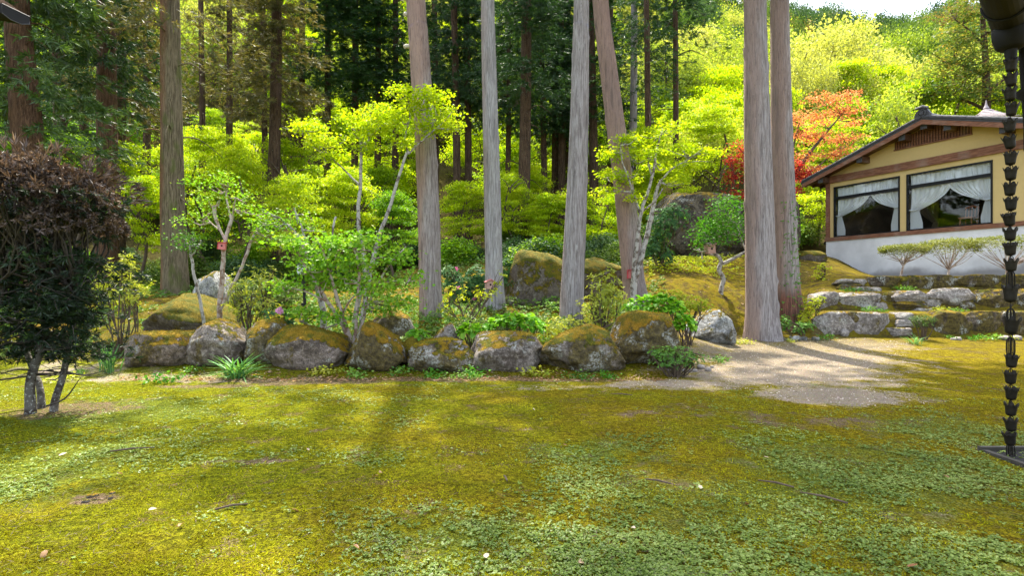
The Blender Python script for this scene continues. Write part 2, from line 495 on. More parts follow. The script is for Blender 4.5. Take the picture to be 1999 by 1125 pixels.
M['black_metal'] = plain('black_metal', (0.014, 0.014, 0.014), 0.45, 0.3, var=0.3, spec=0.4)
M['bronze'] = plain('bronze', (0.02, 0.017, 0.012), 0.6, 0.5, var=0.5, scale=40)
M['gutter_metal'] = plain('gutter_metal', (0.009, 0.0085, 0.008), 0.7, 0.1, var=0.4, scale=8)
M['frame_metal'] = plain('frame_metal', (0.012, 0.013, 0.015), 0.4, 0.4, var=0.2)
M['plaster'] = plain('ochre_plaster', (0.56, 0.42, 0.18), 0.9, var=0.06, scale=60, bump=0.1)
M['foundation'] = None
M['wood'] = wood_mat('brown_wood', (0.13, 0.055, 0.03), (0.26, 0.12, 0.07))
M['wood_dark'] = wood_mat('dark_wood', (0.05, 0.025, 0.016), (0.12, 0.06, 0.035))
M['tile'] = plain('roof_tile', (0.06, 0.06, 0.065), 0.55, var=0.35, scale=14)
M['slate'] = plain('pavilion_tile', (0.33, 0.28, 0.29), 0.7, var=0.15)
M['curtain'] = leaf_mat('white_curtain', [(0, (0.82, 0.83, 0.86)), (1, (0.86, 0.87, 0.89))], 0.12, (1, 1, 1), 0.0)
M['drape'] = plain('beige_drape', (0.33, 0.27, 0.2), 0.9, var=0.15)
M['room'] = plain('room_wall', (0.07, 0.055, 0.045), 0.8)
M['box_wood'] = plain('nest_box_wood', (0.4, 0.25, 0.2), 0.8, var=0.2)
M['box_red'] = plain('nest_box_red_paint', (0.5, 0.045, 0.06), 0.6, var=0.2)
M['box_pink'] = plain('nest_box_pink_paint', (0.52, 0.16, 0.15), 0.6, var=0.2)
M['hole'] = plain('hole_shade', (0.01, 0.008, 0.007), 0.95)  # near-black paint for the shade inside openings
M['lamp_glass'] = plain('frosted_lamp_glass', (0.6, 0.62, 0.66), 0.35, var=0.05)
M['drain'] = plain('drain_stone', (0.05, 0.045, 0.035), 0.9, var=0.3)
M['dryleaf'] = G_('fallen_leaf', [(0, (0.2, 0.09, 0.04)), (0.5, (0.36, 0.22, 0.11)), (1, (0.55, 0.45, 0.33))], 0.2, rnd_obj=0.8)
M['chair'] = plain('varnished_chair', (0.3, 0.1, 0.04), 0.5)

def foundation_mat():
    g = NG('pale_render')
    o = g.pos()
    n = g.noise(o, 1.3, 5, 0.6)
    z = g.sep(o)[2]
    c = g.mix(g.step(n, 0.3, 0.7), (0.6, 0.61, 0.63), (0.74, 0.75, 0.77))
    damp = g.math('ADD', g.math('MULTIPLY', z, -1.0), g.math('MULTIPLY', g.noise(o, 1.1, 4), 0.9))
    c = g.mix(g.math('MULTIPLY', g.step(damp, -1.95, -1.55), 0.75), c, (0.17, 0.16, 0.16))
    return g.surf(c, 0.9, g.bump(g.noise(o, 45, 3), 0.15, 0.008), spec=0.2)
M['foundation'] = foundation_mat()

def glass_mat():
    g = NG('window_glass')
    t = g.n('BsdfTransparent', {'Color': (0.96, 0.98, 0.98)})
    gl = g.n('BsdfGlossy', {'Color': (1, 1, 1), 'Roughness': 0.01})
    lw = g.n('Fresnel', {'IOR': 1.5})
    f = g.math('MULTIPLY', lw.outputs[0], 0.5, True)
    m = g.n('MixShader', {0: f, 1: t.outputs[0], 2: gl.outputs[0]})
    g.t.links.new(m.outputs[0], g.out.inputs[0])
    return g.m
M['glass'] = glass_mat()

# ------------------------------------------------------------------ terrain
TY = np.array([0, 9.4, 10.6, 12, 13.4, 14.6, 14.85, 15.7, 15.95, 16.8, 17.05, 20, 24, 28, 34, 45, 70, 100, 150, 220.0])
TP = [
    (-3000, [0, 0, .1, .25, .5, .72, .75, .9, .93, 1.05, 1.1, 1.4, 2.0, 3.2, 5.5, 12, 28, 47, 85, 125]),
    (0,     [0, 0, .1, .25, .5, .72, .75, .9, .93, 1.05, 1.1, 1.4, 2.0, 3.2, 5.5, 12, 28, 47, 85, 125]),
    (340,   [0, 0, .22, .45, .75, .93, .97, 1.07, 1.1, 1.2, 1.22, 1.42, 2.0, 2.9, 5.0, 12, 28, 47, 85, 125]),
    (700,   [0, 0, .25, .45, .7, .93, .96, 1.07, 1.1, 1.2, 1.22, 1.5, 2.1, 3.0, 5.0, 12, 28, 47, 85, 125]),
    (1000,  [0, 0, .25, .45, .7, .95, .98, 1.15, 1.2, 1.45, 1.52, 2.4, 2.9, 3.5, 5.2, 12, 28, 47, 85, 125]),
    (1240,  [0, 0, .22, .4, .66, .95, 1.0, 1.2, 1.25, 1.5, 1.6, 2.4, 3.0, 3.8, 5.5, 12, 28, 47, 85, 125]),
    (1330,  [0, 0, .03, .15, .35, .72, .8, 1.15, 1.25, 1.6, 1.7, 2.5, 2.8, 3.5, 6, 12, 27, 45, 80, 118]),
    (1450,  [0, 0, .02, .06, .12, .27, .33, .75, .85, 1.35, 1.45, 2.55, 2.9, 3.4, 6, 12, 26, 42, 72, 105]),
    (1555,  [0, 0, .02, .06, .12, .24, .3, .6, .7, 1.1, 1.25, 2.3, 2.9, 3.3, 6, 12, 24, 40, 68, 92]),
    (1610,  [0, 0, .02, .06, .12, .24, .83, .88, 1.35, 1.5, 1.58, 2.2, 2.8, 3.2, 6, 12, 24, 40, 67, 90]),
    (1720,  [0, 0, .02, .06, .12, .24, .83, .88, 1.38, 1.44, 1.86, 1.92, 2.0, 2.4, 5, 11, 24, 40, 66, 90]),
    (2100,  [0, 0, .02, .06, .12, .24, .83, .88, 1.38, 1.44, 1.86, 1.92, 2.0, 2.4, 5, 11, 25, 42, 68, 98]),
    (5000,  [0, 0, .02, .06, .12, .24, .83, .88, 1.38, 1.44, 1.86, 1.92, 2.0, 2.4, 5, 11, 25, 42, 68, 98]),
]
TC = np.array([c[0] for c in TP], float)
TZ = np.array([c[1] for c in TP], float)

def height(x, y, bumps=True):
    x = np.atleast_1d(np.asarray(x, float))
    y = np.atleast_1d(np.asarray(y, float))
    yy = np.clip(y, 0, 219.9)
    u = 999.5 + x / np.maximum(yy, 3.0) * F
    u = np.clip(u, -2999, 4999)
    ci = np.clip(np.searchsorted(TC, u) - 1, 0, len(TC) - 2)
    t = (u - TC[ci]) / (TC[ci + 1] - TC[ci])
    t = t * t * (3 - 2 * t)
    yi = np.clip(np.searchsorted(TY, yy) - 1, 0, len(TY) - 2)
    v = np.clip((yy - TY[yi]) / (TY[yi + 1] - TY[yi]), 0, 1)
    a = TZ[ci, yi] * (1 - v) + TZ[ci, yi + 1] * v
    b = TZ[ci + 1, yi] * (1 - v) + TZ[ci + 1, yi + 1] * v
    z = a * (1 - t) + b * t
    if bumps:
        p = np.stack([x, y, np.zeros_like(x)], 1)
        amp = np.interp(y, [0, 9, 11, 14, 30, 60, 150], [0.02, 0.025, 0.06, 0.1, 0.3, 0.8, 2.0])
        amp = np.where((u > 1560) & (y < 26), 0.03, amp)
        z = z + amp * fbm(p * 0.55, 4, 3) + 0.012 * fbm(p * 4.0, 3, 8) * (y < 30)
    return z

def hz(x, y):
    return float(height(x, y)[0])

def blobmask(x, y, blobs):
    m = np.zeros_like(x)
    for (cx, cy, rx, ry, a) in blobs:
        d = np.sqrt(((x - cx) / rx) ** 2 + ((y - cy) / ry) ** 2)
        m = np.maximum(m, a * np.clip((1.6 - d) / 1.15, 0, 1))
    return m
GRAVEL = [(6, 12.2, 1.9, 2.0, 1), (7.6, 13.5, 1.8, 0.9, 1), (4.6, 9.7, 1.7, 1.2, 1), (4.5, 7.9, 0.9, 0.7, 1), (2.6, 8.8, 1.1, 0.45, .8), (5.3, 10.8, 1.5, 1.5, 1),
          (1.0, 8.5, 1.2, 0.3, .4), (-6.3, 9.3, 1.6, 0.4, .55), (-4.8, 9.2, 1.6, 0.3, .45), (-7.6, 10.0, 1.4, 0.6, .5)]
LITTER = [(-3.3, 9.1, 1.6, 0.35, 1), (-0.5, 9.2, 2.5, 0.25, .9), (-4.6, 8.6, 0.9, 0.25, .8), (2.2, 6.7, 1.6, 0.3, .55), (3.4, 6.3, 1.2, 0.4, .6), (-5.4, 6.9, 0.8, 0.5, .95),
          (1.2, 4.4, 0.5, 0.35, .5), (-2.95, 4.0, 0.16, 0.1, 1.2), (-2.2, 4.9, 0.5, .08, .8), (0.4, 5.0, .9, .3, .4)]
CLOVER = [(1.6, 3.9, 1.2, 0.9, .9), (3.2, 4.6, 1.5, 1.0, .9), (-0.3, 3.2, 0.8, 0.5, .8), (-3.9, 4.6, 1.0, 1.2, .85), (4.5, 6, 1.0, .8, .8), (0.8, 5.2, 0.9, 0.5, .7), (-4.6, 6.8, 1.2, .9, .9), (2.4, 3.2, .9, .5, .8), (-4.0, 8.3, 2, .3, .6)]

def axis_grid(segs):
    out = []
    for a, b, st in segs:
        out.append(np.arange(a, b - 1e-6, st))
    out.append([segs[-1][1]])
    return np.concatenate(out)

def ground_mat():
    g = NG('moss_ground')
    p = g.pos()
    yv = g.sep(p)[1]
    n0 = g.noise(p, 0.55, 4, 0.6)
    n1 = g.noise(p, 2.6, 5, 0.62)
    n2 = g.noise(p, 18, 4, 0.65)
    n3 = g.noise(p, 75, 3, 0.7)
    v1 = g.voro(p, 55, out='Distance')
    gold = g.mix(g.step(n2, 0.35, 0.65), (0.105, 0.078, 0.008), (0.25, 0.2, 0.011))
    green = g.mix(g.step(n2, 0.35, 0.65), (0.075, 0.09, 0.006), (0.22, 0.24, 0.01))
    xs = g.sep(p)[0]
    gsel = g.math('ADD', g.math('MULTIPLY', n0, 1.5), g.math('MULTIPLY', xs, -0.05))
    gsel = g.math('ADD', gsel, g.math('MULTIPLY', n1, 0.5))
    c = g.mix(g.step(gsel, 0.75, 1.25), gold, green)
    c = g.mix(g.math('MULTIPLY', g.step(n3, 0.54, 0.4), 0.85), c, (0.03, 0.024, 0.007))
    brown = g.step(g.math('ADD', n1, g.math('MULTIPLY', n2, 0.7)), 0.9, 1.02)
    c = g.mix(g.math('MULTIPLY', brown, 0.75), c, (0.085, 0.052, 0.02))
    c = g.mix(g.math('MULTIPLY', g.step(g.noise(p, 7, 5, 0.7), 0.56, 0.68), 0.6), c, (0.24, 0.22, 0.014))
    clo = g.step(g.math('ADD', g.attr('clover'), g.math('MULTIPLY', g.math('SUBTRACT', n1, 0.5), 1.6)), 0.45, 0.8)
    c = g.mix(g.math('MULTIPLY', clo, 0.35), c, g.mix(g.step(v1, 0.2, 0.6), (0.2, 0.29, 0.08), (0.04, 0.07, 0.012)))
    lit = g.step(g.math('ADD', g.attr('litter'), g.math('MULTIPLY', g.math('SUBTRACT', n1, 0.5), 1.8)), 0.4, 0.75)
    lit = g.math('MULTIPLY', lit, g.step(n2, 0.3, 0.55))
    c = g.mix(g.math('MULTIPLY', lit, 0.85), c, g.mix(g.step(n3, 0.4, 0.6), (0.08, 0.05, 0.035), (0.2, 0.14, 0.1)))
    gvr = g.math('ADD', g.attr('gravel'), g.math('MULTIPLY', g.math('SUBTRACT', n1, 0.5), 2.0))
    gvr = g.math('ADD', gvr, g.math('MULTIPLY', g.math('SUBTRACT', n2, 0.5), 0.9))
    gvr = g.math('ADD', gvr, g.math('MULTIPLY', g.math('SUBTRACT', n3, 0.5), 1.1))
    gv = g.math('MULTIPLY', g.step(gvr, 0.25, 0.85), 0.92)
    gc = g.mix(g.step(n3, 0.35, 0.65), (0.11, 0.084, 0.058), (0.28, 0.226, 0.162))
    cell = g.n('TexVoronoi', {'Vector': p, 'Scale': 70.0}).outputs['Color']
    gc = g.mix(0.3, gc, g.mix(0.8, cell, (0.3, 0.242, 0.175)), 'MIX')
    gc = g.mix(g.math('MULTIPLY', g.step(n2, 0.6, 0.72), 0.35), gc, (0.16, 0.12, 0.09))
    c = g.mix(gv, c, gc)
    # forest floor further up the slope
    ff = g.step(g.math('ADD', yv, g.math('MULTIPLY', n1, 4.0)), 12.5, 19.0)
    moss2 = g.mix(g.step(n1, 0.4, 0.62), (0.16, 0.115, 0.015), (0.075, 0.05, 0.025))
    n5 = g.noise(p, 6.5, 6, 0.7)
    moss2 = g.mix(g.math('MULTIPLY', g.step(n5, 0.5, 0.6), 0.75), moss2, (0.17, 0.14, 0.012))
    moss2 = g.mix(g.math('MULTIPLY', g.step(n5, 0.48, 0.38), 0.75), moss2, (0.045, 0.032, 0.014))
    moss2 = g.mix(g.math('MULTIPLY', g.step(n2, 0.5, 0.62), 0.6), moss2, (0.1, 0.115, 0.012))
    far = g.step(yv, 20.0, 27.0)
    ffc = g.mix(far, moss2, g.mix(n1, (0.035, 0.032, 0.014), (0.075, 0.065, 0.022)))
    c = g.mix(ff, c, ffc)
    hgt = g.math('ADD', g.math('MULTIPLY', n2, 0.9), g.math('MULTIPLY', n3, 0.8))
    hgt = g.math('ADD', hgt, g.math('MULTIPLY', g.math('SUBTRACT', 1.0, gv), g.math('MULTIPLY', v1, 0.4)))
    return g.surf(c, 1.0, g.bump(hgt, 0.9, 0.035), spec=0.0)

def make_ground():
    xs = axis_grid([(-240, -60, 6), (-60, -24, 1.2), (-24, -10, 0.35), (-10, 22, 0.12), (22, 60, 1.2), (60, 240, 6)])
    ys = axis_grid([(-30, 0, 2), (0, 2, 0.4), (2, 20, 0.12), (20, 40, 0.5), (40, 100, 2), (100, 219, 5)])
    Xg, Yg = np.meshgrid(xs, ys)
    x, y = Xg.ravel(), Yg.ravel()
    z = height(x, y)
    nx, ny = len(xs), len(ys)
    i = (np.arange(ny - 1)[:, None] * nx + np.arange(nx - 1)[None, :]).ravel()
    Fc = np.stack([i, i + 1, i + nx + 1, i + nx], 1)
    me = MB().add(np.stack([x, y, z], 1), Fc).mesh('ground', ground_mat(), True)
    for nm, bl in (('gravel', GRAVEL), ('litter', LITTER), ('clover', CLOVER)):
        a = me.attributes.new(nm, 'FLOAT', 'POINT')
        m = blobmask(x, y, bl)
        if nm == 'litter':
            pass
        a.data.foreach_set('value', m.astype(np.float32))
    o = link('ground', me)
    o['kind'] = 'structure'
make_ground()

# ------------------------------------------------------------------ leaf geometry
def kites(c, d, n, L, Wd, fold=0.12, mid=0.45):
    d = norm(d)
    s = norm(np.cross(d, n))
    n2 = np.cross(s, d)
    L = np.broadcast_to(np.asarray(L, float), (len(c),))[:, None]
    Wd = np.broadcast_to(np.asarray(Wd, float), (len(c),))[:, None]
    p0 = c
    p1 = c + d * L * mid + s * Wd * 0.5 + n2 * Wd * fold
    p2 = c + d * L
    p3 = c + d * L * mid - s * Wd * 0.5 + n2 * Wd * fold
    return np.stack([p0, p1, p2, p3], 1)

def runit(n):
    return norm(RS.normal(size=(n, 3)))

def blob_leaves(blobs, L, Wd, clump=0.15, per=16, flat=0.6, droop=0.2, shell=0.45, jit=0.5):
    """blobs: (centre, radii, count); leaves gathered in clumps with gaps between them"""
    out = []
    for c, r, n in blobs:
        k = max(2, int(n / per))
        u = runit(k) * (RS.random((k, 1)) ** shell)
        cc = np.asarray(c) + u * np.asarray(r)
        idx = RS.integers(0, k, n)
        off = RS.normal(size=(n, 3)) * clump * np.array([1, 1, flat])
        pos = cc[idx] + off
        hd = RS.normal(size=(n, 3)) * np.array([1, 1, 0.35])
        d = norm(norm(hd) + 0.5 * norm(off) + np.array([0, 0, -droop]))
        nn = norm(np.array([0, 0, 1.0]) + RS.normal(size=(n, 3)) * jit)
        sz = RS.uniform(0.65, 1.25, n)
        out.append(kites(pos, d, nn, L * sz, Wd * sz))
    return np.concatenate(out)

def rosettes(cs, axis, k, L, Wd, spread=0.9, droop=0.0):
    n = len(cs)
    c = np.repeat(cs, k, 0)
    ax = np.repeat(norm(axis), k, 0)
    v = RS.normal(size=(n * k, 3))
    side = norm(v - ax * (v * ax).sum(1, keepdims=True))
    d = norm(ax * (1 - spread) + side * spread + np.array([0, 0, -droop]))
    nn = norm(ax + RS.normal(size=(n * k, 3)) * 0.25)
    sz = RS.uniform(0.7, 1.2, n * k)
    return kites(c, d, nn, L * sz, Wd * sz, mid=0.55)

def sprays(cs, dirs, k, L, Wd, spread=0.6):
    n = len(cs)
    c = np.repeat(cs, k, 0)
    dd = np.repeat(norm(dirs), k, 0)
    d = norm(dd + RS.normal(size=(n * k, 3)) * spread)
    c = c + dd * (RS.random((n * k, 1)) * L * 0.9)
    nn = runit(n * k)
    sz = RS.uniform(0.6, 1.3, n * k)
    return kites(c, d, nn, L * sz, Wd * sz, mid=0.4)

# ---- crown meshes shared by many trees
def maple_crown(seed, n_pads=64, per=190, leaf=0.034):
    """unit radius, flattened tiers, centred on z=0 .. 1"""
    blobs = []
    for i in range(n_pads):
        t = RS.random() ** 0.8
        z = 0.1 + 0.85 * t
        rr = (1 - 0.75 * t ** 1.6) * math.sqrt(RS.uniform(0.05, 1.0)) * 0.85
        a = RS.uniform(0, 2 * np.pi)
        s = RS.uniform(0.18, 0.42)
        blobs.append((np.array([rr * math.cos(a), rr * math.sin(a), z - 0.2 * rr]), np.array([s, s * RS.uniform(.5, 1), s * 0.09]), int(per * (s / .3) ** 1.5)))
    return blob_leaves(blobs, leaf, leaf * 0.8, clump=0.05, per=10, flat=0.22, droop=0.3, shell=0.6, jit=0.3)

def dome_crown(seed, n_lumps=42, per=260, leaf=0.045, tall=1.0):
    blobs = []
    for i in range(n_lumps):
        u = runit(1)[0]
        u[2] = abs(u[2]) * 1.1 - 0.2
        rr = RS.uniform(0.55, 0.92)
        s = RS.uniform(0.16, 0.34)
        blobs.append((np.array([u[0] * rr, u[1] * rr, 0.35 + u[2] * rr * 0.75 * tall]), np.array([s, s, s * 0.75]), per))
    return blob_leaves(blobs, leaf, leaf * 0.75, clump=0.06, per=12, flat=0.8, droop=0.1, shell=0.3, jit=0.8)

def cedar_crown(nb=130, H=12.0, R=2.7, k=20, tufts=13, L=0.25, Wd=0.036, taper=0.75):
    cs, ds = [], []
    for i in range(nb):
        t = RS.random() ** 1.15
        a = RS.uniform(0, 2 * np.pi)
        ln = R * (1 - t) ** taper * RS.uniform(0.5, 1.08) + 0.25
        dr = RS.uniform(0.15, 0.5)
        o = np.array([math.cos(a), math.sin(a), 0])
        sd = np.array([-o[1], o[0], 0])
        f = RS.uniform(0.22, 1.0, tufts)
        side = RS.normal(size=tufts) * 0.2 * f
        p = o[None] * (f * ln)[:, None] + sd[None] * (side * ln)[:, None]
        p[:, 2] = t * H - dr * ln * f ** 1.5 + 0.12 * ln * f + RS.normal(size=tufts) * 0.08
        cs.append(p)
        ds.append(o[None] * 0.7 + np.array([0, 0, -0.35]) + sd[None] * np.sign(side)[:, None] * 0.5 + np.zeros_like(p))
    return sprays(np.concatenate(cs), np.concatenate(ds), k, L, Wd, 0.5)

def crown_mesh(name, Q, mat):
    return MB().quads(Q).mesh(name, mat)

MAPLES = [crown_mesh('maple_crown', maple_crown(i), M['maple']) for i in range(5)]
DOMES = [crown_mesh('dome_crown', dome_crown(i, n_lumps=38, per=300, leaf=0.04), M['spring']) for i in range(4)]
CEDARS = [crown_mesh('cedar_crown', cedar_crown(), M['cedar']), crown_mesh('cedar_crown', cedar_crown(nb=150, R=3.0), M['cedar']),
          crown_mesh('cedar_crown', cedar_crown(nb=90, tufts=9, k=11), M['cedar'])]

def setmat(o, mat):
    s = o.material_slots[0]
    s.link = 'OBJECT'
    s.material = mat
    return o

def branchy_trunk(hgt, r, spread, n=7, lean=0.2):
    b = MB()
    top = np.array([RS.normal() * lean, RS.normal() * lean, hgt])
    p, rr = smooth_path([(0, 0, -0.4), (0, 0, 0), top * 0.5 + np.array([RS.normal() * 0.1, RS.normal() * 0.1, 0]), top], [r * 1.2, r, r * 0.8, r * 0.4], hgt / 8)
    b.tube(p, rr, 7)
    for i in range(n):
        f = RS.uniform(0.35, 0.95)
        s = top * f
        a = RS.uniform(0, 6.28)
        e = s + np.array([math.cos(a) * spread, math.sin(a) * spread, spread * RS.uniform(0.3, 0.9)]) * RS.uniform(0.4, 0.7)
        m = (s + e) / 2 + np.array([0, 0, spread * 0.12])
        p, rr = smooth_path([s, m, e], [r * 0.45, r * 0.3, r * 0.1], spread / 4)
        b.tube(p, rr, 5, cap=False)
    return b
SMALL_TRUNKS = [branchy_trunk(0.8, 0.017, 0.42).mesh('understory_trunk', M['twig'], True) for i in range(3)]

def small_tree(name, label, cat, group, x, y, z, H, R, crown, mat, cz=0.35, flat=0.6):
    """background tree > trunk, crown; the meshes are shared"""
    t = thing(name, label, cat, (x, y, z), group, RS.uniform(0, 6.28))
    tr = link('trunk', SMALL_TRUNKS[RS.integers(0, 3)], t)
    tr.scale = (max(H, R) * 0.9, max(H, R) * 0.9, H * 0.92)
    cr = stuff(link('crown', crown, t))
    cr.location = (0, 0, H * cz)
    cr.rotation_euler = (RS.normal() * .12, RS.normal() * .12, RS.uniform(0, 6.28))
    cr.scale = (R, R * RS.uniform(0.85, 1.1), H * (1 - cz) * flat / 0.6)
    setmat(cr, mat)
    return t

# ------------------------------------------------------------------ the tall cedars
def cedar_tree(name, label, cat, pts, Y, mat, top=22.0, crown=None, cz=10.5, cR=1.0, cH=1.0, cmat=None, group=None,
               seg=32, dead=0, stubs=(), flare=0.25, strips=0, ivy=False, rough=0.05, knots=10, seed=0, step=0.2):
    """pts: (px, py, width px) from the foot up; the stem goes on above the frame to its crown"""
    base = XZ(pts[0][0], pts[0][1], Y)
    base[2] = hz(base[0], base[1])
    P, R = [], []
    for (px, py, w) in pts:
        q = XZ(px, py, Y)
        P.append(q)
        R.append(w * 0.5 * Y / F)
    P[0][2] = base[2] + 0.02
    d = P[-1] - P[-2]
    d = d / d[2]
    r_last = R[-1]
    ztop = max(top, P[-1][2] + 1.0)
    k = ztop - P[-1][2]
    for f in (0.35, 0.7, 1.0):
        P.append(P[len(pts) - 1] + np.array([d[0] * k * f * 0.6, 0, k * f]))
        R.append(r_last * (1 - 0.85 * f))
    P.insert(0, P[0] - np.array([0, 0, 0.35]))
    R.insert(0, R[0] * (1 + flare))
    R[1] *= 1 + flare * 0.35
    t = thing(name, label, cat, base, group)
    p, r = smooth_path(rel(P, base), R, step)
    V, Fc = tube(p, r, seg)
    n = len(p)
    a = np.tile(np.arange(seg) / seg * 2 * np.pi, n)
    z = np.repeat(p[:, 2], seg)
    ctr = np.repeat(p, seg, 0)
    rad = np.repeat(r, seg)
    g1 = np.stack([np.cos(a) * 2.2, np.sin(a) * 2.2, z * 0.25 + seed], 1)
    g2 = np.stack([np.cos(a) * 6.5, np.sin(a) * 6.5, z * 0.5 + seed * 2], 1)
    s = 1 + rough * fbm(g1, 3, seed) + rough * 0.8 * fbm(g2, 2, seed + 5)
    # buttress lobes near the ground
    low = np.exp(-np.maximum(z, 0) / 0.4)
    s = s + low * 0.3 * fbm(np.stack([np.cos(a) * 1.6, np.sin(a) * 1.6, np.full_like(a, seed)], 1), 2, seed + 9)
    for j in range(knots):
        ka, kz = RS.uniform(0, 6.28), RS.uniform(0.6, 9.0)
        da = np.abs((a - ka + np.pi) % (2 * np.pi) - np.pi) * rad
        s = s + 0.14 * np.exp(-((da / 0.05) ** 2 + ((z - kz) / 0.09) ** 2))
    V = ctr + (V - ctr) * s[:, None]
    b = MB().add(V, Fc)
    for j in range(dead):
        kz = RS.uniform(2.0, min(14, ztop - 2) - base[2] * 0.3)
        i = int(np.argmin(np.abs(p[:, 2] - kz)))
        an = RS.uniform(0, 6.28)
        o = np.array([math.cos(an), math.sin(an), 0])
        ln = RS.uniform(0.5, 2.2)
        q = [p[i], p[i] + o * ln * 0.5 + np.array([0, 0, 0.05 * ln]), p[i] + o * ln + np.array([0, 0, -0.3 * ln])]
        qq, rr = smooth_path(q, [0.03, 0.02, 0.006], 0.3)
        b.tube(qq, rr, 4, cap=False)
    b.build('trunk', mat, t, True)
    for (px, py, ln, sgn) in stubs:
        q = rel(XZ(px, py, Y), base)
        i = int(np.argmin(np.abs(p[:, 2] - q[2])))
        st = p[i] + np.array([sgn * r[i] * 0.7, -0.02, 0])
        pp, rr = smooth_path([st, st + np.array([sgn * (r[i] * 0.3 + ln * 0.5), -0.05, 0.015]), st + np.array([sgn * (r[i] * 0.3 + ln), -0.08, -0.02])], [0.07, 0.055, 0.045], 0.04)
        MB().tube(pp, rr, 8, 0.25, seed).build('branch_stub', M['stub'], t, True)
    if strips:
        me = None
        for j in range(strips):
            an = RS.uniform(np.pi * 1.05, np.pi * 1.95)
            i = int(RS.integers(int(n * 0.05), int(n * 0.45)))
            an2 = an
            o = np.array([math.cos(an2), math.sin(an2), 0])
            tn = np.array([-o[1], o[0], 0])
            L, wd = RS.uniform(0.15, 0.45), RS.uniform(0.018, 0.045)
            c = p[i] + o * r[i] * 1.0
            vs = []
            for q, lift in ((0, 0.005), (0.4, 0.012), (0.75, 0.02), (1.0, 0.045)):
                ww = wd * (1 - 0.6 * q ** 2)
                for e in (-1, 1):
                    vs.append(c + o * (lift) + tn * e * ww * 0.5 + np.array([0, 0, -q * L]))
            fc = [(2 * q, 2 * q + 1, 2 * q + 3, 2 * q + 2) for q in range(3)]
            MB().add(vs, fc).build('bark_strip', mat, t)
    if ivy:
        cs = []
        for j in range(160):
            i = int(RS.integers(2, int(n * 0.16)))
            an = RS.normal(4.9, 0.7)
            cs.append(p[i] + np.array([math.cos(an), math.sin(an), 0]) * r[i] * RS.uniform(1.0, 1.12))
        cs = np.array(cs)
        stuff(MB().quads(rosettes(cs, np.tile([0, -1.0, 0.3], (len(cs), 1)), 2, 0.06, 0.035)).build('ivy', M['fern'], t))
    if crown is not None:
        cr = stuff(link('crown', CEDARS[crown], t))
        i = int(np.argmin(np.abs(p[:, 2] - (cz - base[2]))))
        cr.location = p[i]
        cr.rotation_euler = (0, 0, RS.uniform(0, 6.28))
        cr.scale = (cR, cR, cH)
        if cmat:
            setmat(cr, cmat)
    return t

BIG = 'tall cedars with bare trunks behind the boulder row'
cedar_tree('cedar_tree', 'tall bare cedar with reddish left flank, slight bend and two broken stubs, behind the boulders', 'tree',
           [(843, 640, 47), (840, 560, 44), (838, 450, 43), (834, 350, 41), (829, 250, 40), (822, 150, 39), (816, 60, 38), (812, 0, 37)], 14.0,
           M['bark_rosy'], 24, 2, 12.0, 1.5, 0.95, group=BIG, seg=44, strips=14, stubs=((797, 96, 0.1, -1), (797, 8, 0.12, -1), (800, 30, 0.05, -1)), seed=1, knots=16, step=0.12)
cedar_tree('cedar_tree', 'slimmest smooth silver-grey cedar trunk with a pink nest box near its foot', 'tree',
           [(966, 618, 37), (964, 520, 34), (962, 420, 33), (959, 300, 31), (956, 180, 29), (953, 60, 27), (952, 0, 26)], 14.6,
           M['bark_silver'], 23, 2, 11.5, 1.3, 1.0, group=BIG, seg=44, seed=2, knots=6, rough=0.035, step=0.12)
cedar_tree('cedar_tree', 'grey cedar trunk leaning slightly to the right, with one large knot high up', 'tree',
           [(1115, 628, 47), (1118, 540, 44), (1124, 420, 40), (1129, 300, 37), (1132, 180, 34), (1134, 60, 31), (1135, 0, 30)], 13.6,
           M['bark_grey'], 24, 2, 11.6, 1.5, 1.0, group=BIG, seg=44, strips=16, seed=3, knots=9, step=0.12)
cedar_tree('cedar_tree', 'leaning curved red-brown cedar trunk behind the twin-stemmed maple', 'tree',
           [(1241, 605, 46), (1236, 540, 42), (1226, 440, 41), (1214, 340, 37), (1200, 230, 35), (1186, 120, 33), (1172, 0, 30)], 15.4,
           M['bark_rosy'], 23, 1, 12.3, 1.35, 0.95, group=BIG, seg=40, seed=4, knots=8, step=0.14)
cedar_tree('cedar_tree', 'thickest right-hand cedar trunk with flaking bark, standing at the edge of the gravel', 'tree',
           [(1488, 662, 66), (1487, 600, 60), (1484, 480, 55), (1480, 340, 51), (1477, 200, 47), (1475, 80, 43), (1474, 0, 42)], 14.3,
           M['bark_grey'], 25, 0, 12.5, 1.2, 1.0, group=BIG, seg=48, strips=46, seed=5, knots=14, step=0.12)
cedar_tree('cedar_tree', 'grey cedar with a red ivy-grown foot, just right of the thickest trunk', 'tree',
           [(1541, 625, 54), (1537, 560, 47), (1532, 450, 44), (1528, 330, 41), (1525, 200, 38), (1523, 80, 35), (1522, 0, 34)], 15.4,
           M['bark_foot'], 24, 0, 12.5, 1.2, 1.0, group=BIG, seg=44, strips=16, ivy=True, seed=6, knots=5, step=0.12)
cedar_tree('cedar_tree', 'stout olive-grey cedar trunk above the mossy slope, pale at its foot', 'tree',
           [(342, 575, 50), (340, 500, 45), (337, 400, 42), (335, 250, 38), (333, 100, 36), (332, 0, 34)], 18.5,
           M['bark_olive'], 21, 2, 9.9, 1.0, 0.95, M['cedar_olive'], group=BIG, seg=40, dead=16, seed=7, knots=10, step=0.16)
LEFT = 'dark cedars standing behind the clipped bush'
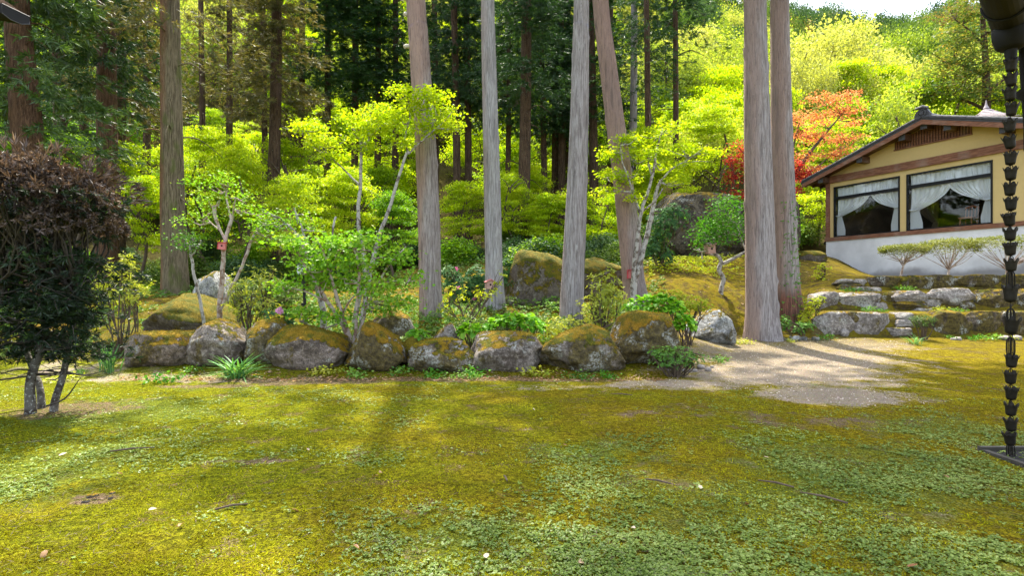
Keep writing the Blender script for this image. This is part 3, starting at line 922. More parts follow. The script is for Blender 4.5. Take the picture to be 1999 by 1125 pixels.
cedar_tree('cedar_tree', 'dark red-brown cedar trunk rising directly behind the brown-topped bush, leftmost of all', 'tree',
           [(92, 560, 62), (75, 420, 56), (55, 270, 52), (42, 130, 46), (32, 0, 40)], 16.5,
           M['bark_redbrown'], 20, 1, 5.6, 0.95, 0.9, M['cedar_fresh'], group=LEFT, seg=32, dead=18, seed=8, step=0.2)
cedar_tree('cedar_tree', 'red-brown cedar trunk half hidden by the right end of the brown-topped bush', 'tree',
           [(211, 545, 40), (210, 400, 37), (209, 250, 35), (208, 100, 31), (207, 0, 28)], 20.0,
           M['bark_redbrown'], 22, 1, 8.3, 0.85, 0.9, M['cedar'], group=LEFT, seg=28, dead=22, seed=9, step=0.25)
cedar_tree('cedar_tree', 'white-speckled grey-brown cedar trunk close behind the red-brown one', 'tree',
           [(230, 530, 26), (232, 400, 24), (233, 250, 22), (235, 100, 20), (236, 0, 18)], 23.0,
           M['bark_brown'], 22, 0, 8.5, 0.9, 0.9, M['cedar_olive'], group=LEFT, seg=24, dead=20, seed=10, step=0.3)

MID = 'slender dark cedars in the shaded wood'
ML = 'slender dark brown cedar with bare lower trunk in the shaded wood'
mids = [  # px foot, px top, Y, width, crown base py, R, H, crown material, own label
    (529, 541, 25.0, 22, 215, 0.95, 0.9, 'cedar_olive', 'straight brown cedar between the stout olive trunk and the yellow maple, sparse olive crown'),
    (518, 512, 31.0, 11, 235, 0.8, 0.9, 'cedar_olive', 'very thin cedar just left of the straight brown one'),
    (637, 640, 33.0, 12, 170, 1.15, 1.0, 'cedar', 'thin cedar with a dense dark crown above the yellow maple'),
    (735, 738, 33.0, 12, 215, 1.2, 1.0, 'cedar', 'thin cedar showing between the two white stems of the yellow maple'),
    (893, 886, 30.0, 14, 190, 0.85, 1.0, 'cedar', 'dark thin cedar nearest the reddish trunk on its right side'),
    (915, 909, 31.0, 13, 225, 0.8, 1.0, 'cedar', 'dark thin cedar close left of the silver-grey trunk'),
    (1020, 1028, 26.5, 22, 205, 0.9, 1.0, 'cedar', 'brown speckled cedar midway between the silver trunk and the leaning grey one'),
    (1064, 1053, 33.0, 11, 250, 0.8, 1.0, 'cedar', None),
    (1083, 1082, 34.0, 13, 260, 0.8, 1.0, 'cedar', None),
    (1096, 1094, 33.5, 14, 255, 0.8, 1.0, 'cedar', None),
    (1106, 1108, 35.0, 10, 270, 0.8, 1.0, 'cedar', None),
    (1160, 1152, 32.0, 16, 255, 0.95, 1.0, 'cedar', 'brown cedar between the two right-leaning grey trunks'),
    (1232, 1238, 31.0, 14, 215, 1.15, 1.0, 'cedar', 'grey-brown cedar just right of the curved leaning trunk, dark hanging crown'),
    (1265, 1262, 27.0, 12, 130, 1.0, 0.9, 'cedar', 'dark cedar whose crown overhangs the bright maples at the edge of the wood'),
    (1318, 1318, 29.0, 11, 60, 0.9, 1.0, 'cedar', 'outermost cedar of the wood, its crown hanging beside the hillside'),
    (690, 694, 33.0, 13, 165, 1.15, 1.0, 'cedar', None),
    (585, 590, 33.0, 12, 150, 1.05, 1.0, 'cedar', None),
    (770, 772, 33.0, 12, 215, 1.1, 1.0, 'cedar', None),
    (850, 848, 33.0, 12, 215, 1.1, 1.0, 'cedar', None),
    (990, 993, 33.0, 10, 240, 1.1, 1.0, 'cedar', None),
    (445, 448, 33.0, 12, 140, 0.65, 1.0, 'cedar_olive', None),
    (395, 392, 32.0, 11, 180, 0.6, 1.0, 'cedar_olive', None),
    (120, 112, 26.0, 22, 260, 1.1, 1.0, 'cedar', None),
    (285, 286, 34.0, 13, 200, 0.95, 1.0, 'cedar_olive', None),
    (160, 165, 33.0, 15, 220, 1.1, 1.0, 'cedar', None),
    (-60, -60, 27.0, 22, 260, 1.1, 1.0, 'cedar', None),
    (20, 15, 34.0, 16, 240, 1.1, 1.0, 'cedar', None),
    (1190, 1192, 34.0, 12, 220, 1.0, 1.0, 'cedar', None),
]
for i, (pb, pt, Y, w, cpy, cR, cH, cm, lab) in enumerate(mids):
    zc = CAMH - (cpy - 562.5) * Y / F
    x0 = (pb - 999.5) * Y / F
    zb = hz(x0, Y)
    pyb = 562.5 - (zb - CAMH) * F / Y
    wood = M['bark_brown'] if pb != 1232 else M['bark_grey']
    cedar_tree('cedar_tree', lab or ML, 'tree', [(pb, pyb, w * 1.1), ((pb + pt) / 2 + 1.5, pyb / 2, w), (pt, 0, w * 0.85)], Y, wood, zc + 8.5 * cH, int(RS.integers(0, 3)),
               zc, cR, cH * 0.78, M[cm], group=MID, seg=14, dead=14, seed=20 + i, knots=4, step=0.6)

# ------------------------------------------------------------------ maples and shrubs of the wood floor
UG = 'young yellow-green maples under the cedars'
UL = 'young yellow-green maple spreading under the cedars'
spots = []
tries = 0
while len(spots) < 60 and tries < 2000:
    tries += 1
    Y = RS.uniform(24, 48) if tries % 4 == 0 else RS.uniform(33, 48)
    px = RS.uniform(-120, 1330)
    x = (px - 999.5) * Y / F
    if any((x - a) ** 2 + (Y - b) ** 2 < 2.2 ** 2 for a, b in spots):
        continue
    spots.append((x, Y))
for i, (x, Y) in enumerate(spots):
    H = RS.uniform(3.4, 5.2) * (0.8 if Y < 30 else 1.15)
    R = RS.uniform(1.8, 2.6) * (0.9 if Y < 30 else 1.3)
    px = 999.5 + x * F / Y
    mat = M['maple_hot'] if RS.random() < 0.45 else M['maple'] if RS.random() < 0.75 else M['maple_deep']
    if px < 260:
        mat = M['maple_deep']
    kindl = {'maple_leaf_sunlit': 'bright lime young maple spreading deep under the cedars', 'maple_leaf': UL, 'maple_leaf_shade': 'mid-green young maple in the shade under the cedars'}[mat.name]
    small_tree('maple_tree', kindl, 'tree', {'maple_leaf_sunlit': 'bright lime maples under the cedars', 'maple_leaf': UG, 'maple_leaf_shade': 'mid-green maples under the cedars'}[mat.name], x, Y, hz(x, Y), H, R, MAPLES[i % 5], mat, 0.22, 0.55)

for (px, py, Y, R, H, m, lab) in [
    (225, 330, 21.0, 2.2, 2.6, 'maple', 'spreading green maple between the brown-topped bush and the olive cedar'),
    (130, 300, 23.0, 2.6, 2.4, 'maple_deep', 'shaded green maple layers above the brown-topped bush'),
    (270, 400, 20.0, 1.7, 2.6, 'maple', 'small lime maple low behind the right end of the brown-topped bush'),
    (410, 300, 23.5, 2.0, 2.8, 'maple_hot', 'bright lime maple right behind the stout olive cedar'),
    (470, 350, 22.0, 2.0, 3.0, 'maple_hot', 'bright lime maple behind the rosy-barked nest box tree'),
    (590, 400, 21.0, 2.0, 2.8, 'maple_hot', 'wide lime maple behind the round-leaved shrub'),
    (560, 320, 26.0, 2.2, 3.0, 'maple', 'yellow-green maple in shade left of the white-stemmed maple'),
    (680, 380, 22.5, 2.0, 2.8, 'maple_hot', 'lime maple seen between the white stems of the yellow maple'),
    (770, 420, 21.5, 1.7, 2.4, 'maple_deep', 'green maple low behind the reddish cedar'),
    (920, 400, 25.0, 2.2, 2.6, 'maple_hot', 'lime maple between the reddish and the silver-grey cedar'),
    (1010, 360, 29.0, 2.3, 2.8, 'maple_hot', 'bright lime maple deep in the wood behind the silver-grey cedar'),
    (1065, 420, 25.0, 1.8, 2.4, 'maple', 'green maple behind the leaning grey cedar'),
    (1190, 420, 23.0, 1.8, 2.4, 'maple', 'green maple low behind the curved leaning cedar'),
    (1300, 345, 26.0, 1.9, 3.0, 'maple_hot', 'bright lime maple above the dark cliff rock'),
    (1390, 260, 30.0, 2.8, 3.6, 'maple_hot', 'tall lime maple above the cliff, left of the crimson leaves'),
    (1260, 300, 27.0, 2.2, 3.0, 'maple', 'green maple behind the two white stems of the light green maple'),
]:
    x = (px - 999.5) * Y / F
    g = hz(x, Y)
    top = XZ(px, py, Y)[2] + H * 0.45
    hh = max(top - g, H)
    small_tree('maple_tree', lab, 'tree', None, x, Y, g, hh, R, MAPLES[int(px) % 5], M[m], 1 - min(.85, H / hh), 0.6)
SGP = 'dark low shrubs on the wood floor'
SHRUB = [crown_mesh('shrub_foliage', blob_leaves([((0, 0, 0.35), (0.8, 0.8, 0.45), 2600), ((0.2, 0.1, 0.6), (0.5, 0.5, 0.3), 900)], 0.09, 0.05, clump=0.1, per=12), M['broad']) for _ in range(3)]
STEM = branchy_trunk(0.5, 0.02, 0.5, 9).mesh('shrub_stem', M['twig'], True)
def low_shrub(name, label, cat, group, x, y, s, mat, sz=None):
    t = thing(name, label, cat, (x, y, hz(x, y)), group, RS.uniform(0, 6.28))
    a = link('stem', STEM, t)
    a.scale = (s, s, s)
    b = stuff(link('foliage', SHRUB[RS.integers(0, 3)], t))
    b.scale = (s, s, sz or s)
    setmat(b, mat)
    return t
for i in range(44):
    Y = RS.uniform(17.5, 27)
    px = RS.uniform(-80, 1290)
    x = (px - 999.5) * Y / F
    mk = ['broad', 'bluish', 'broad', 'maple_deep'][i % 4]
    low_shrub('shrub', {'broad': 'low dark green shrub on the shaded wood floor', 'bluish': 'low blue-green shrub on the shaded wood floor', 'maple_deep': 'low fresh green shrub on the shaded wood floor'}[mk], 'shrub',
              {'broad': SGP, 'bluish': 'blue-green low shrubs on the wood floor', 'maple_deep': 'fresh green low shrubs on the wood floor'}[mk], x, Y, RS.uniform(0.7, 1.5), M[mk])
for i in range(26):
    px = RS.uniform(1240, 1560)
    Y = RS.uniform(28.5, 32)
    x = (px - 999.5) * Y / F
    low_shrub('shrub', 'leafy shrub at the foot of the hillside behind the rocks', 'shrub', 'shrubs at the foot of the hillside', x, Y, RS.uniform(0.9, 1.6), M[['broad', 'maple_deep', 'fern'][i % 3]])

# ------------------------------------------------------------------ hillside trees
HL = {'maple': ('bright yellow-green maple on the hillside', 'bright yellow-green maples on the hillside'),
      'spring': ('fresh green round-crowned tree on the hillside', 'fresh green trees on the hillside'),
      'pale_spring': ('pale yellow budding tree on the hillside', 'pale budding trees on the hillside'),
      'broad': ('dark evergreen round-crowned tree on the hillside', 'dark evergreen trees on the hillside'),
      'bluish': ('bluish-green tree high on the hillside', 'bluish-green trees on the hillside'),
      'brownish': ('brownish budding tree on the hilltop', 'brownish budding trees on the hilltop')}
def hill_tree(x, Y, H, R, kind, dz=0.0):
    cr = MAPLES if kind == 'maple' else DOMES
    lab, grp = HL[kind]
    return small_tree('hillside_tree', lab, 'tree', grp, x, Y, hz(x, Y) + dz, H, R, cr[RS.integers(0, len(cr))], M['maple_hot'] if (kind == 'maple' and RS.random() < .35) else M[kind], 0.15, 0.55)
placed = []
def try_hill(px, Y, dmin):
    x = (px - 999.5) * Y / F
    if any((x - a) ** 2 + (Y - b) ** 2 < dmin ** 2 for a, b in placed):
        return None
    placed.append((x, Y))
    return x
for i in range(900):      # right-hand slope in full view
    Y = 33 + 99 * RS.random() ** 1.1
    px = RS.uniform(1270, 2150)
    x = try_hill(px, Y, 2.3 + Y * 0.028)
    if x is None:
        continue
    near = Y < 55
    if Y < 42:
        kind = RS.choice(['maple', 'maple', 'maple', 'spring'])
    elif near:
        kind = RS.choice(['maple', 'spring', 'spring', 'pale_spring', 'pale_spring'])
    elif Y < 85:
        kind = RS.choice(['spring', 'pale_spring', 'broad', 'broad', 'bluish'])
    else:
        kind = RS.choice(['broad', 'bluish', 'bluish', 'brownish', 'broad'])
    s = 1.0 + Y * 0.006
    hill_tree(x, Y, RS.uniform(5.0, 7.5) * s, RS.uniform(2.6, 3.6) * s, kind)
for i in range(420):      # slope behind the wood
    Y = RS.uniform(48, 100)
    px = RS.uniform(-150, 1270)
    x = try_hill(px, Y, 4.2 + Y * 0.03)
    if x is None:
        continue
    s = 1.0 + Y * 0.007
    hill_tree(x, Y, RS.uniform(5.5, 8.5) * s, RS.uniform(3.2, 4.6) * s, RS.choice(['maple', 'spring', 'maple', 'broad', 'spring', 'pale_spring']))
# feature domes picked out in the photograph
for (px, py, Y, H, R, mat, lab) in [
    (1600, 130, 52, 11, 6.0, 'pale_spring', 'large pale yellow round-crowned tree above the coral maple'),
    (1745, 110, 66, 9, 5.2, 'spring', 'yellow-green domed tree on the slope right of the large pale tree'),
    (1770, 140, 60, 5, 3.6, 'broad', 'dark green dome tucked under the yellow-green one on the slope'),
    (1720, 190, 47, 8, 5.0, 'maple_hot', 'bright lime maple just above the coral maple, lit from behind'),
    (1655, 175, 44, 7, 4.2, 'maple_hot', 'bright lime maple directly behind the coral maple'),
]:
    p = XZ(px, py, Y)
    g = hz(p[0], Y)
    hh = max(H, p[2] + H * 0.35 - g)
    small_tree('hillside_tree', lab, 'tree', None, p[0], Y, g, hh, R, (MAPLES if 'maple' in mat else DOMES)[RS.integers(0, 3)], M[mat], 1 - min(0.9, H / hh), 0.6)

# ------------------------------------------------------------------ trees drawn limb by limb
def limb_tree(name, label, cat, Y, limbs, blobs, bark, leafm, L, Wd, dens=1.0, depth=0.8, clump=0.13, per=14, flat=0.4, droop=0.25,
              group=None, base=None, fname='crown', sc=1.0, jit=0.5, twigs=0, twigm=None, shell=0.45):
    """limbs: lists of (px, py, width px[, dY]); blobs: (px, py, rx, ry[, dY]) in photo pixels at distance Y"""
    b0 = limbs[0][0]
    base = XZ(b0[0], b0[1], Y)
    base[2] = hz(base[0], base[1])
    t = thing(name, label, cat, base, group)
    b = MB()
    k = Y / F
    ends = []
    for li, lm in enumerate(limbs):
        P, R = [], []
        dy = 0.0
        sgn = RS.uniform(-1, 1)
        for j, q in enumerate(lm):
            if len(q) > 3:
                dy = q[3]
            elif j > 0 and li > 0:
                dy = sgn * 0.12 * j
            P.append(XZ(q[0], q[1], Y) + np.array([0, dy, 0]))
            R.append(q[2] * 0.41 * k)
        if li == 0 or abs(lm[0][1] - b0[1]) < 25:
            g = hz(P[0][0], P[0][1])
            P.insert(0, np.array([P[0][0], P[0][1], min(g, P[0][2]) - 0.2]))
            R.insert(0, R[0] * 1.15)
        p, r = smooth_path(rel(P, base), R, 0.09)
        p = p + np.stack([fbm(p * 5 + li, 2, 3), fbm(p * 5 + li, 2, 7), np.zeros(len(p))], 1) * 0.02
        b.tube(p, r, 9, 0.12, li)
        ends.append(p)
    allp = np.concatenate(ends)
    for (px, py, rx, ry, *e) in blobs:      # a twig from the nearest limb point into each leafy pad
        c = rel(XZ(px, py, Y) + np.array([0, e[0] if e else 0, 0]), base)
        j = int(np.argmin(np.linalg.norm(allp - c, axis=1) + np.maximum(0, allp[:, 2] - c[2]) * 1.5))
        for q in range(3):
            e2 = c + RS.normal(size=3) * np.array([rx * k * 0.5, rx * k * 0.3, ry * k * 0.3])
            m = (allp[j] + e2) / 2 + np.array([0, 0, -0.06]) + RS.normal(size=3) * 0.05
            pp, rr = smooth_path([allp[j], m, e2], [0.02 * sc, 0.013 * sc, 0.005 * sc], 0.12)
            b.tube(pp, rr, 5, cap=False)
    b.build('trunk', bark, t, True)
    bl = []
    for (px, py, rx, ry, *e) in blobs:
        c = rel(XZ(px, py, Y) + np.array([0, e[0] if e else RS.uniform(-0.25, 0.25), 0]), base)
        r = np.array([rx * k, rx * k * depth, ry * k])
        n = int(dens * 900 * max(0.02, r[0] * r[1] + r[0] * r[2]) / (L / 0.06) ** 2) + 10
        bl.append((c, r, n))
    stuff(MB().quads(blob_leaves(bl, L, Wd, clump, per, flat, droop, shell, jit)).build(fname, leafm, t))
    return t

limb_tree('maple_tree', 'yellow-crowned maple with two crooked white stems in front of the reddish cedar', 'tree', 13.0,
    [[(688, 668, 15), (697, 600, 13), (712, 520, 11), (700, 440, 9), (703, 360, 8), (706, 285, 7)],
     [(706, 285, 6), (718, 270, 5), (712, 240, 4), (708, 222, 2)],
     [(700, 664, 13), (722, 540, 11), (742, 460, 9), (765, 400, 8), (780, 350, 7), (797, 300, 6)],
     [(797, 300, 5), (790, 270, 4), (800, 225, 3), (795, 185, 2)],
     [(797, 300, 5), (830, 272, 4), (870, 240, 3), (885, 225, 2)],
     [(702, 362, 5), (672, 332, 4), (640, 300, 3), (600, 258, 2)],
     [(640, 300, 3), (615, 290, 2), (580, 250, 1.5)],
     [(830, 272, 4), (850, 230, 3), (845, 195, 2)]],
    [(862, 222, 40, 26), (806, 202, 40, 20), (748, 214, 40, 16), (700, 232, 42, 14), (690, 262, 26, 10), (880, 252, 24, 13), (832, 250, 36, 14), (778, 178, 26, 9),
     (606, 250, 40, 9), (640, 282, 40, 12), (588, 242, 24, 7), (742, 256, 44, 14), (850, 195, 36, 14), (770, 235, 35, 16), (720, 290, 30, 9), (655, 310, 30, 9), (790, 280, 26, 9), (828, 180, 20, 9)],
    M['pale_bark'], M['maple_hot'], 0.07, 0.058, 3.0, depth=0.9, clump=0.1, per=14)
limb_tree('shrub', 'broad round-leaved shrub with pale grey stems in the middle of the boulder row', 'shrub', 10.7,
    [[(690, 690, 12), (672, 640, 10), (640, 590, 8), (600, 525, 6), (580, 490, 3)],
     [(684, 660, 8), (655, 560, 6), (640, 500, 5), (625, 465, 2)],
     [(690, 690, 9), (700, 600, 7), (705, 520, 6), (690, 470, 3)],
     [(692, 680, 8), (720, 590, 6), (755, 520, 5), (790, 480, 2)],
     [(665, 620, 6), (690, 580, 4), (740, 555, 3), (800, 545, 2)],
     [(668, 630, 5), (630, 640, 4), (590, 628, 2)],
     [(640, 590, 6), (600, 570, 4), (560, 560, 2)],
     [(705, 640, 5), (712, 600, 4), (720, 560, 3)],
     [(660, 600, 5), (648, 540, 4), (660, 490, 2)]],
    [(600, 495, 46, 20), (655, 475, 44, 18), (715, 470, 44, 20), (775, 505, 38, 22), (620, 550, 44, 18), (680, 545, 48, 22), (750, 560, 44, 22), (800, 545, 24, 18), (598, 612, 40, 11),
     (575, 475, 34, 16), (660, 615, 30, 10), (560, 560, 26, 12), (700, 510, 50, 20), (640, 520, 40, 16), (780, 590, 30, 14), (740, 600, 26, 12), (590, 530, 30, 14)],
    M['rosy_pale_bark'], M['hazel'], 0.08, 0.068, 2.7, depth=0.9, clump=0.13, per=11, droop=0.35, fname='foliage', jit=0.7)
limb_tree('tree', 'old white-barked leaning trunk with thin leafy top behind the black garden lamp', 'tree', 12.3,
    [[(632, 648, 16), (630, 600, 15), (616, 550, 15), (600, 500, 12), (575, 455, 8), (545, 425, 4)], [(600, 500, 6), (590, 450, 5), (572, 405, 3)], [(616, 550, 6), (640, 500, 4), (650, 430, 5), (652, 422, 5)]],
    [(540, 440, 40, 20), (580, 420, 36, 18), (510, 420, 34, 16), (560, 470, 30, 12), (600, 450, 26, 14), (520, 470, 30, 12)],
    M['pale_bark'], M['maple_deep'], 0.07, 0.05, 1.1, depth=1.0)
limb_tree('tree', 'thin bare-branched tree with rosy bark carrying the red and pink nest box', 'tree', 12.1,
    [[(428, 628, 13), (432, 560, 11), (436, 500, 10), (440, 470, 9), (450, 435, 8), (455, 420, 7)], [(440, 470, 6), (430, 450, 5), (420, 425, 8), (418, 402, 9)],
     [(452, 432, 5), (444, 410, 4), (435, 385, 4), (433, 360, 3)], [(452, 432, 5), (462, 405, 5), (470, 390, 2)], [(429, 612, 9), (448, 572, 8), (474, 522, 7), (492, 475, 7), (506, 448, 5)],
     [(430, 450, 4), (412, 438, 3), (395, 424, 2)], [(506, 448, 4), (520, 430, 3)]],
    [(398, 415, 26, 9), (420, 388, 30, 9), (470, 380, 30, 10), (512, 432, 28, 12), (530, 455, 26, 9), (444, 350, 34, 12), (380, 432, 22, 7), (490, 410, 26, 10), (400, 360, 26, 9)],
    M['rosy_pale_bark'], M['hazel'], 0.06, 0.045, 1.2, depth=1.0)
limb_tree('sapling', 'slim crooked white stem with a small tuft of fresh leaves beside the stout olive cedar', 'sapling', 11.8,
    [[(397, 625, 8), (388, 575, 7), (378, 535, 7), (373, 500, 6), (371, 480, 4)], [(374, 500, 4), (392, 480, 3), (398, 470, 2)]],
    [(368, 478, 24, 12), (356, 458, 18, 8), (390, 480, 16, 8), (376, 462, 18, 8)], M['pale_bark'], M['fern'], 0.06, 0.04, 1.6, depth=1.0)
limb_tree('maple_tree', 'light green maple with two white stems in front of the curved leaning cedar', 'tree', 14.8,
    [[(1235, 590, 15), (1242, 540, 13), (1258, 480, 12), (1270, 430, 11), (1280, 380, 9), (1290, 352, 7)], [(1236, 575, 12), (1237, 530, 11), (1243, 470, 10), (1250, 415, 9), (1262, 380, 7), (1272, 340, 7), (1278, 300, 6), (1284, 268, 3)],
     [(1250, 417, 7), (1238, 388, 6), (1225, 352, 5), (1212, 322, 4), (1207, 290, 2)], [(1288, 356, 6), (1312, 330, 4), (1345, 310, 3), (1385, 280, 2)], [(1272, 340, 5), (1266, 310, 4), (1278, 290, 3)],
     [(1225, 352, 3), (1200, 345, 2), (1180, 340, 2)], [(1250, 415, 5), (1275, 395, 4), (1290, 370, 3)]],
    [(1200, 300, 36, 11), (1230, 270, 36, 10), (1285, 268, 36, 11), (1190, 342, 32, 11), (1225, 345, 28, 11), (1335, 285, 44, 12), (1355, 325, 36, 11), (1310, 248, 36, 9), (1258, 305, 34, 12), (1385, 300, 32, 11),
     (1290, 320, 30, 10), (1180, 375, 26, 9), (1240, 385, 24, 8), (1320, 355, 28, 9)],
    M['pale_bark'], M['maple_hot'], 0.075, 0.06, 2.4, depth=0.9, clump=0.1)
limb_tree('camellia_tree', 'small glossy-leaved tree with a forked crooked trunk on the mossy mound', 'tree', 16.6,
    [[(1409, 592, 12), (1408, 565, 11), (1412, 545, 11), (1404, 528, 10), (1409, 512, 10)], [(1409, 514, 9), (1404, 502, 8), (1392, 492, 7), (1386, 475, 4)],
     [(1410, 516, 9), (1428, 506, 8), (1444, 496, 8), (1456, 488, 7), (1470, 470, 3)], [(1456, 488, 5), (1446, 466, 5), (1436, 440, 3)], [(1400, 500, 4), (1380, 496, 5), (1366, 490, 4)]],
    [(1372, 460, 28, 20), (1408, 430, 36, 24), (1440, 440, 22, 28), (1430, 398, 28, 20), (1362, 480, 16, 9), (1390, 450, 30, 24), (1420, 460, 26, 14), (1400, 405, 20, 14)],
    M['pale_bark'], M['camellia'], 0.085, 0.048, 2.5, depth=1.0, clump=0.14, flat=0.9, jit=0.8)
RMB1 = [(1595, 232, 44, 13), (1640, 215, 44, 12), (1670, 235, 30, 10), (1560, 265, 40, 14), (1605, 268, 46, 14), (1655, 268, 34, 11), (1570, 305, 40, 13), (1630, 300, 36, 12), (1600, 195, 36, 10), (1545, 232, 34, 12), (1625, 325, 26, 9), (1645, 190, 30, 9), (1590, 335, 34, 11)]
limb_tree('red_maple_tree', 'coral and crimson young-leaved maple beyond the two right-hand cedar trunks', 'tree', 27.5,
    [[(1515, 452, 15), (1522, 400, 12), (1550, 345, 10), (1580, 300, 8), (1610, 262, 5), (1650, 215, 2)], [(1522, 400, 8), (1500, 360, 7), (1470, 325, 5), (1440, 290, 2)], [(1550, 345, 6), (1590, 330, 5), (1640, 290, 2)], [(1530, 375, 6), (1545, 300, 5), (1560, 240, 2)]],
    RMB1, M['twig'], M['coral'], 0.10, 0.078, 1.25, depth=1.0, fname='crown')
t_red = bpy.data.objects['red_maple_tree']
bl = []
for (px, py, rx, ry) in [(1440, 300, 26, 20), (1436, 345, 24, 22), (1450, 320, 24, 18), (1545, 330, 28, 16), (1560, 345, 30, 14), (1440, 378, 22, 13), (1545, 375, 18, 14), (1500, 330, 50, 20), (1425, 320, 14, 12), (1500, 380, 40, 14)]:
    c = rel(XZ(px, py, 27.5) + np.array([0, RS.uniform(-.5, .5), 0]), np.array(t_red.location))
    r = np.array([rx, rx, ry]) * 27.5 / F
    bl.append((c, r, int(520 * (r[0] * r[1] + r[0] * r[2])) + 20))
_lc = stuff(MB().quads(blob_leaves(bl, 0.11, 0.085, 0.13, 14, 0.4)).build('crown', M['red'], t_red))
_lc['label'] = 'crimson lower leaves'
limb_tree('conifer_tree', 'large layered conifer with rusty branch tips towering behind the house roof', 'tree', 40.0,
    [[(1928, 300, 22), (1926, 215, 18), (1924, 120, 14), (1918, 30, 10), (1915, -80, 5)], [(1926, 215, 8), (1880, 195, 6), (1800, 185, 3)], [(1925, 150, 7), (1880, 130, 5), (1830, 120, 2)], [(1922, 90, 6), (1890, 60, 4), (1860, 40, 2)], [(1925, 180, 7), (1970, 150, 5), (2010, 140, 2)]],
    [(1815, 178, 44, 10), (1860, 160, 44, 11), (1905, 175, 40, 11), (1840, 130, 40, 10), (1885, 118, 44, 12), (1930, 135, 40, 12), (1870, 85, 38, 10), (1905, 70, 40, 12), (1945, 95, 36, 12), (1880, 40, 34, 10), (1920, 28, 40, 12), (1900, -10, 40, 12),
     (1960, 165, 36, 12), (1800, 192, 30, 8), (1935, 192, 44, 10), (1850, 105, 30, 9), (1965, 60, 34, 12), (1870, 15, 26, 9), (1975, 120, 40, 14), (1850, 62, 24, 7), (1990, 190, 40, 14), (1825, 155, 30, 9), (1870, 190, 40, 9), (1890, 145, 36, 9)],
    M['bark_brown'], M['fir_tip'], 0.26, 0.1, 4.2, depth=1.0, clump=0.3, per=18, flat=0.45, droop=0.0, sc=2.5, jit=0.8)
limb_tree('maple_tree', 'low lime maple seen under the left eave of the house', 'tree', 29.0,
    [[(1598, 468, 7), (1600, 440, 6), (1605, 400, 4), (1600, 380, 2)]], [(1590, 410, 26, 14), (1605, 385, 26, 14), (1596, 435, 24, 12), (1575, 390, 20, 10)], M['twig'], M['maple_hot'], 0.1, 0.08, 2.2, depth=1.0)

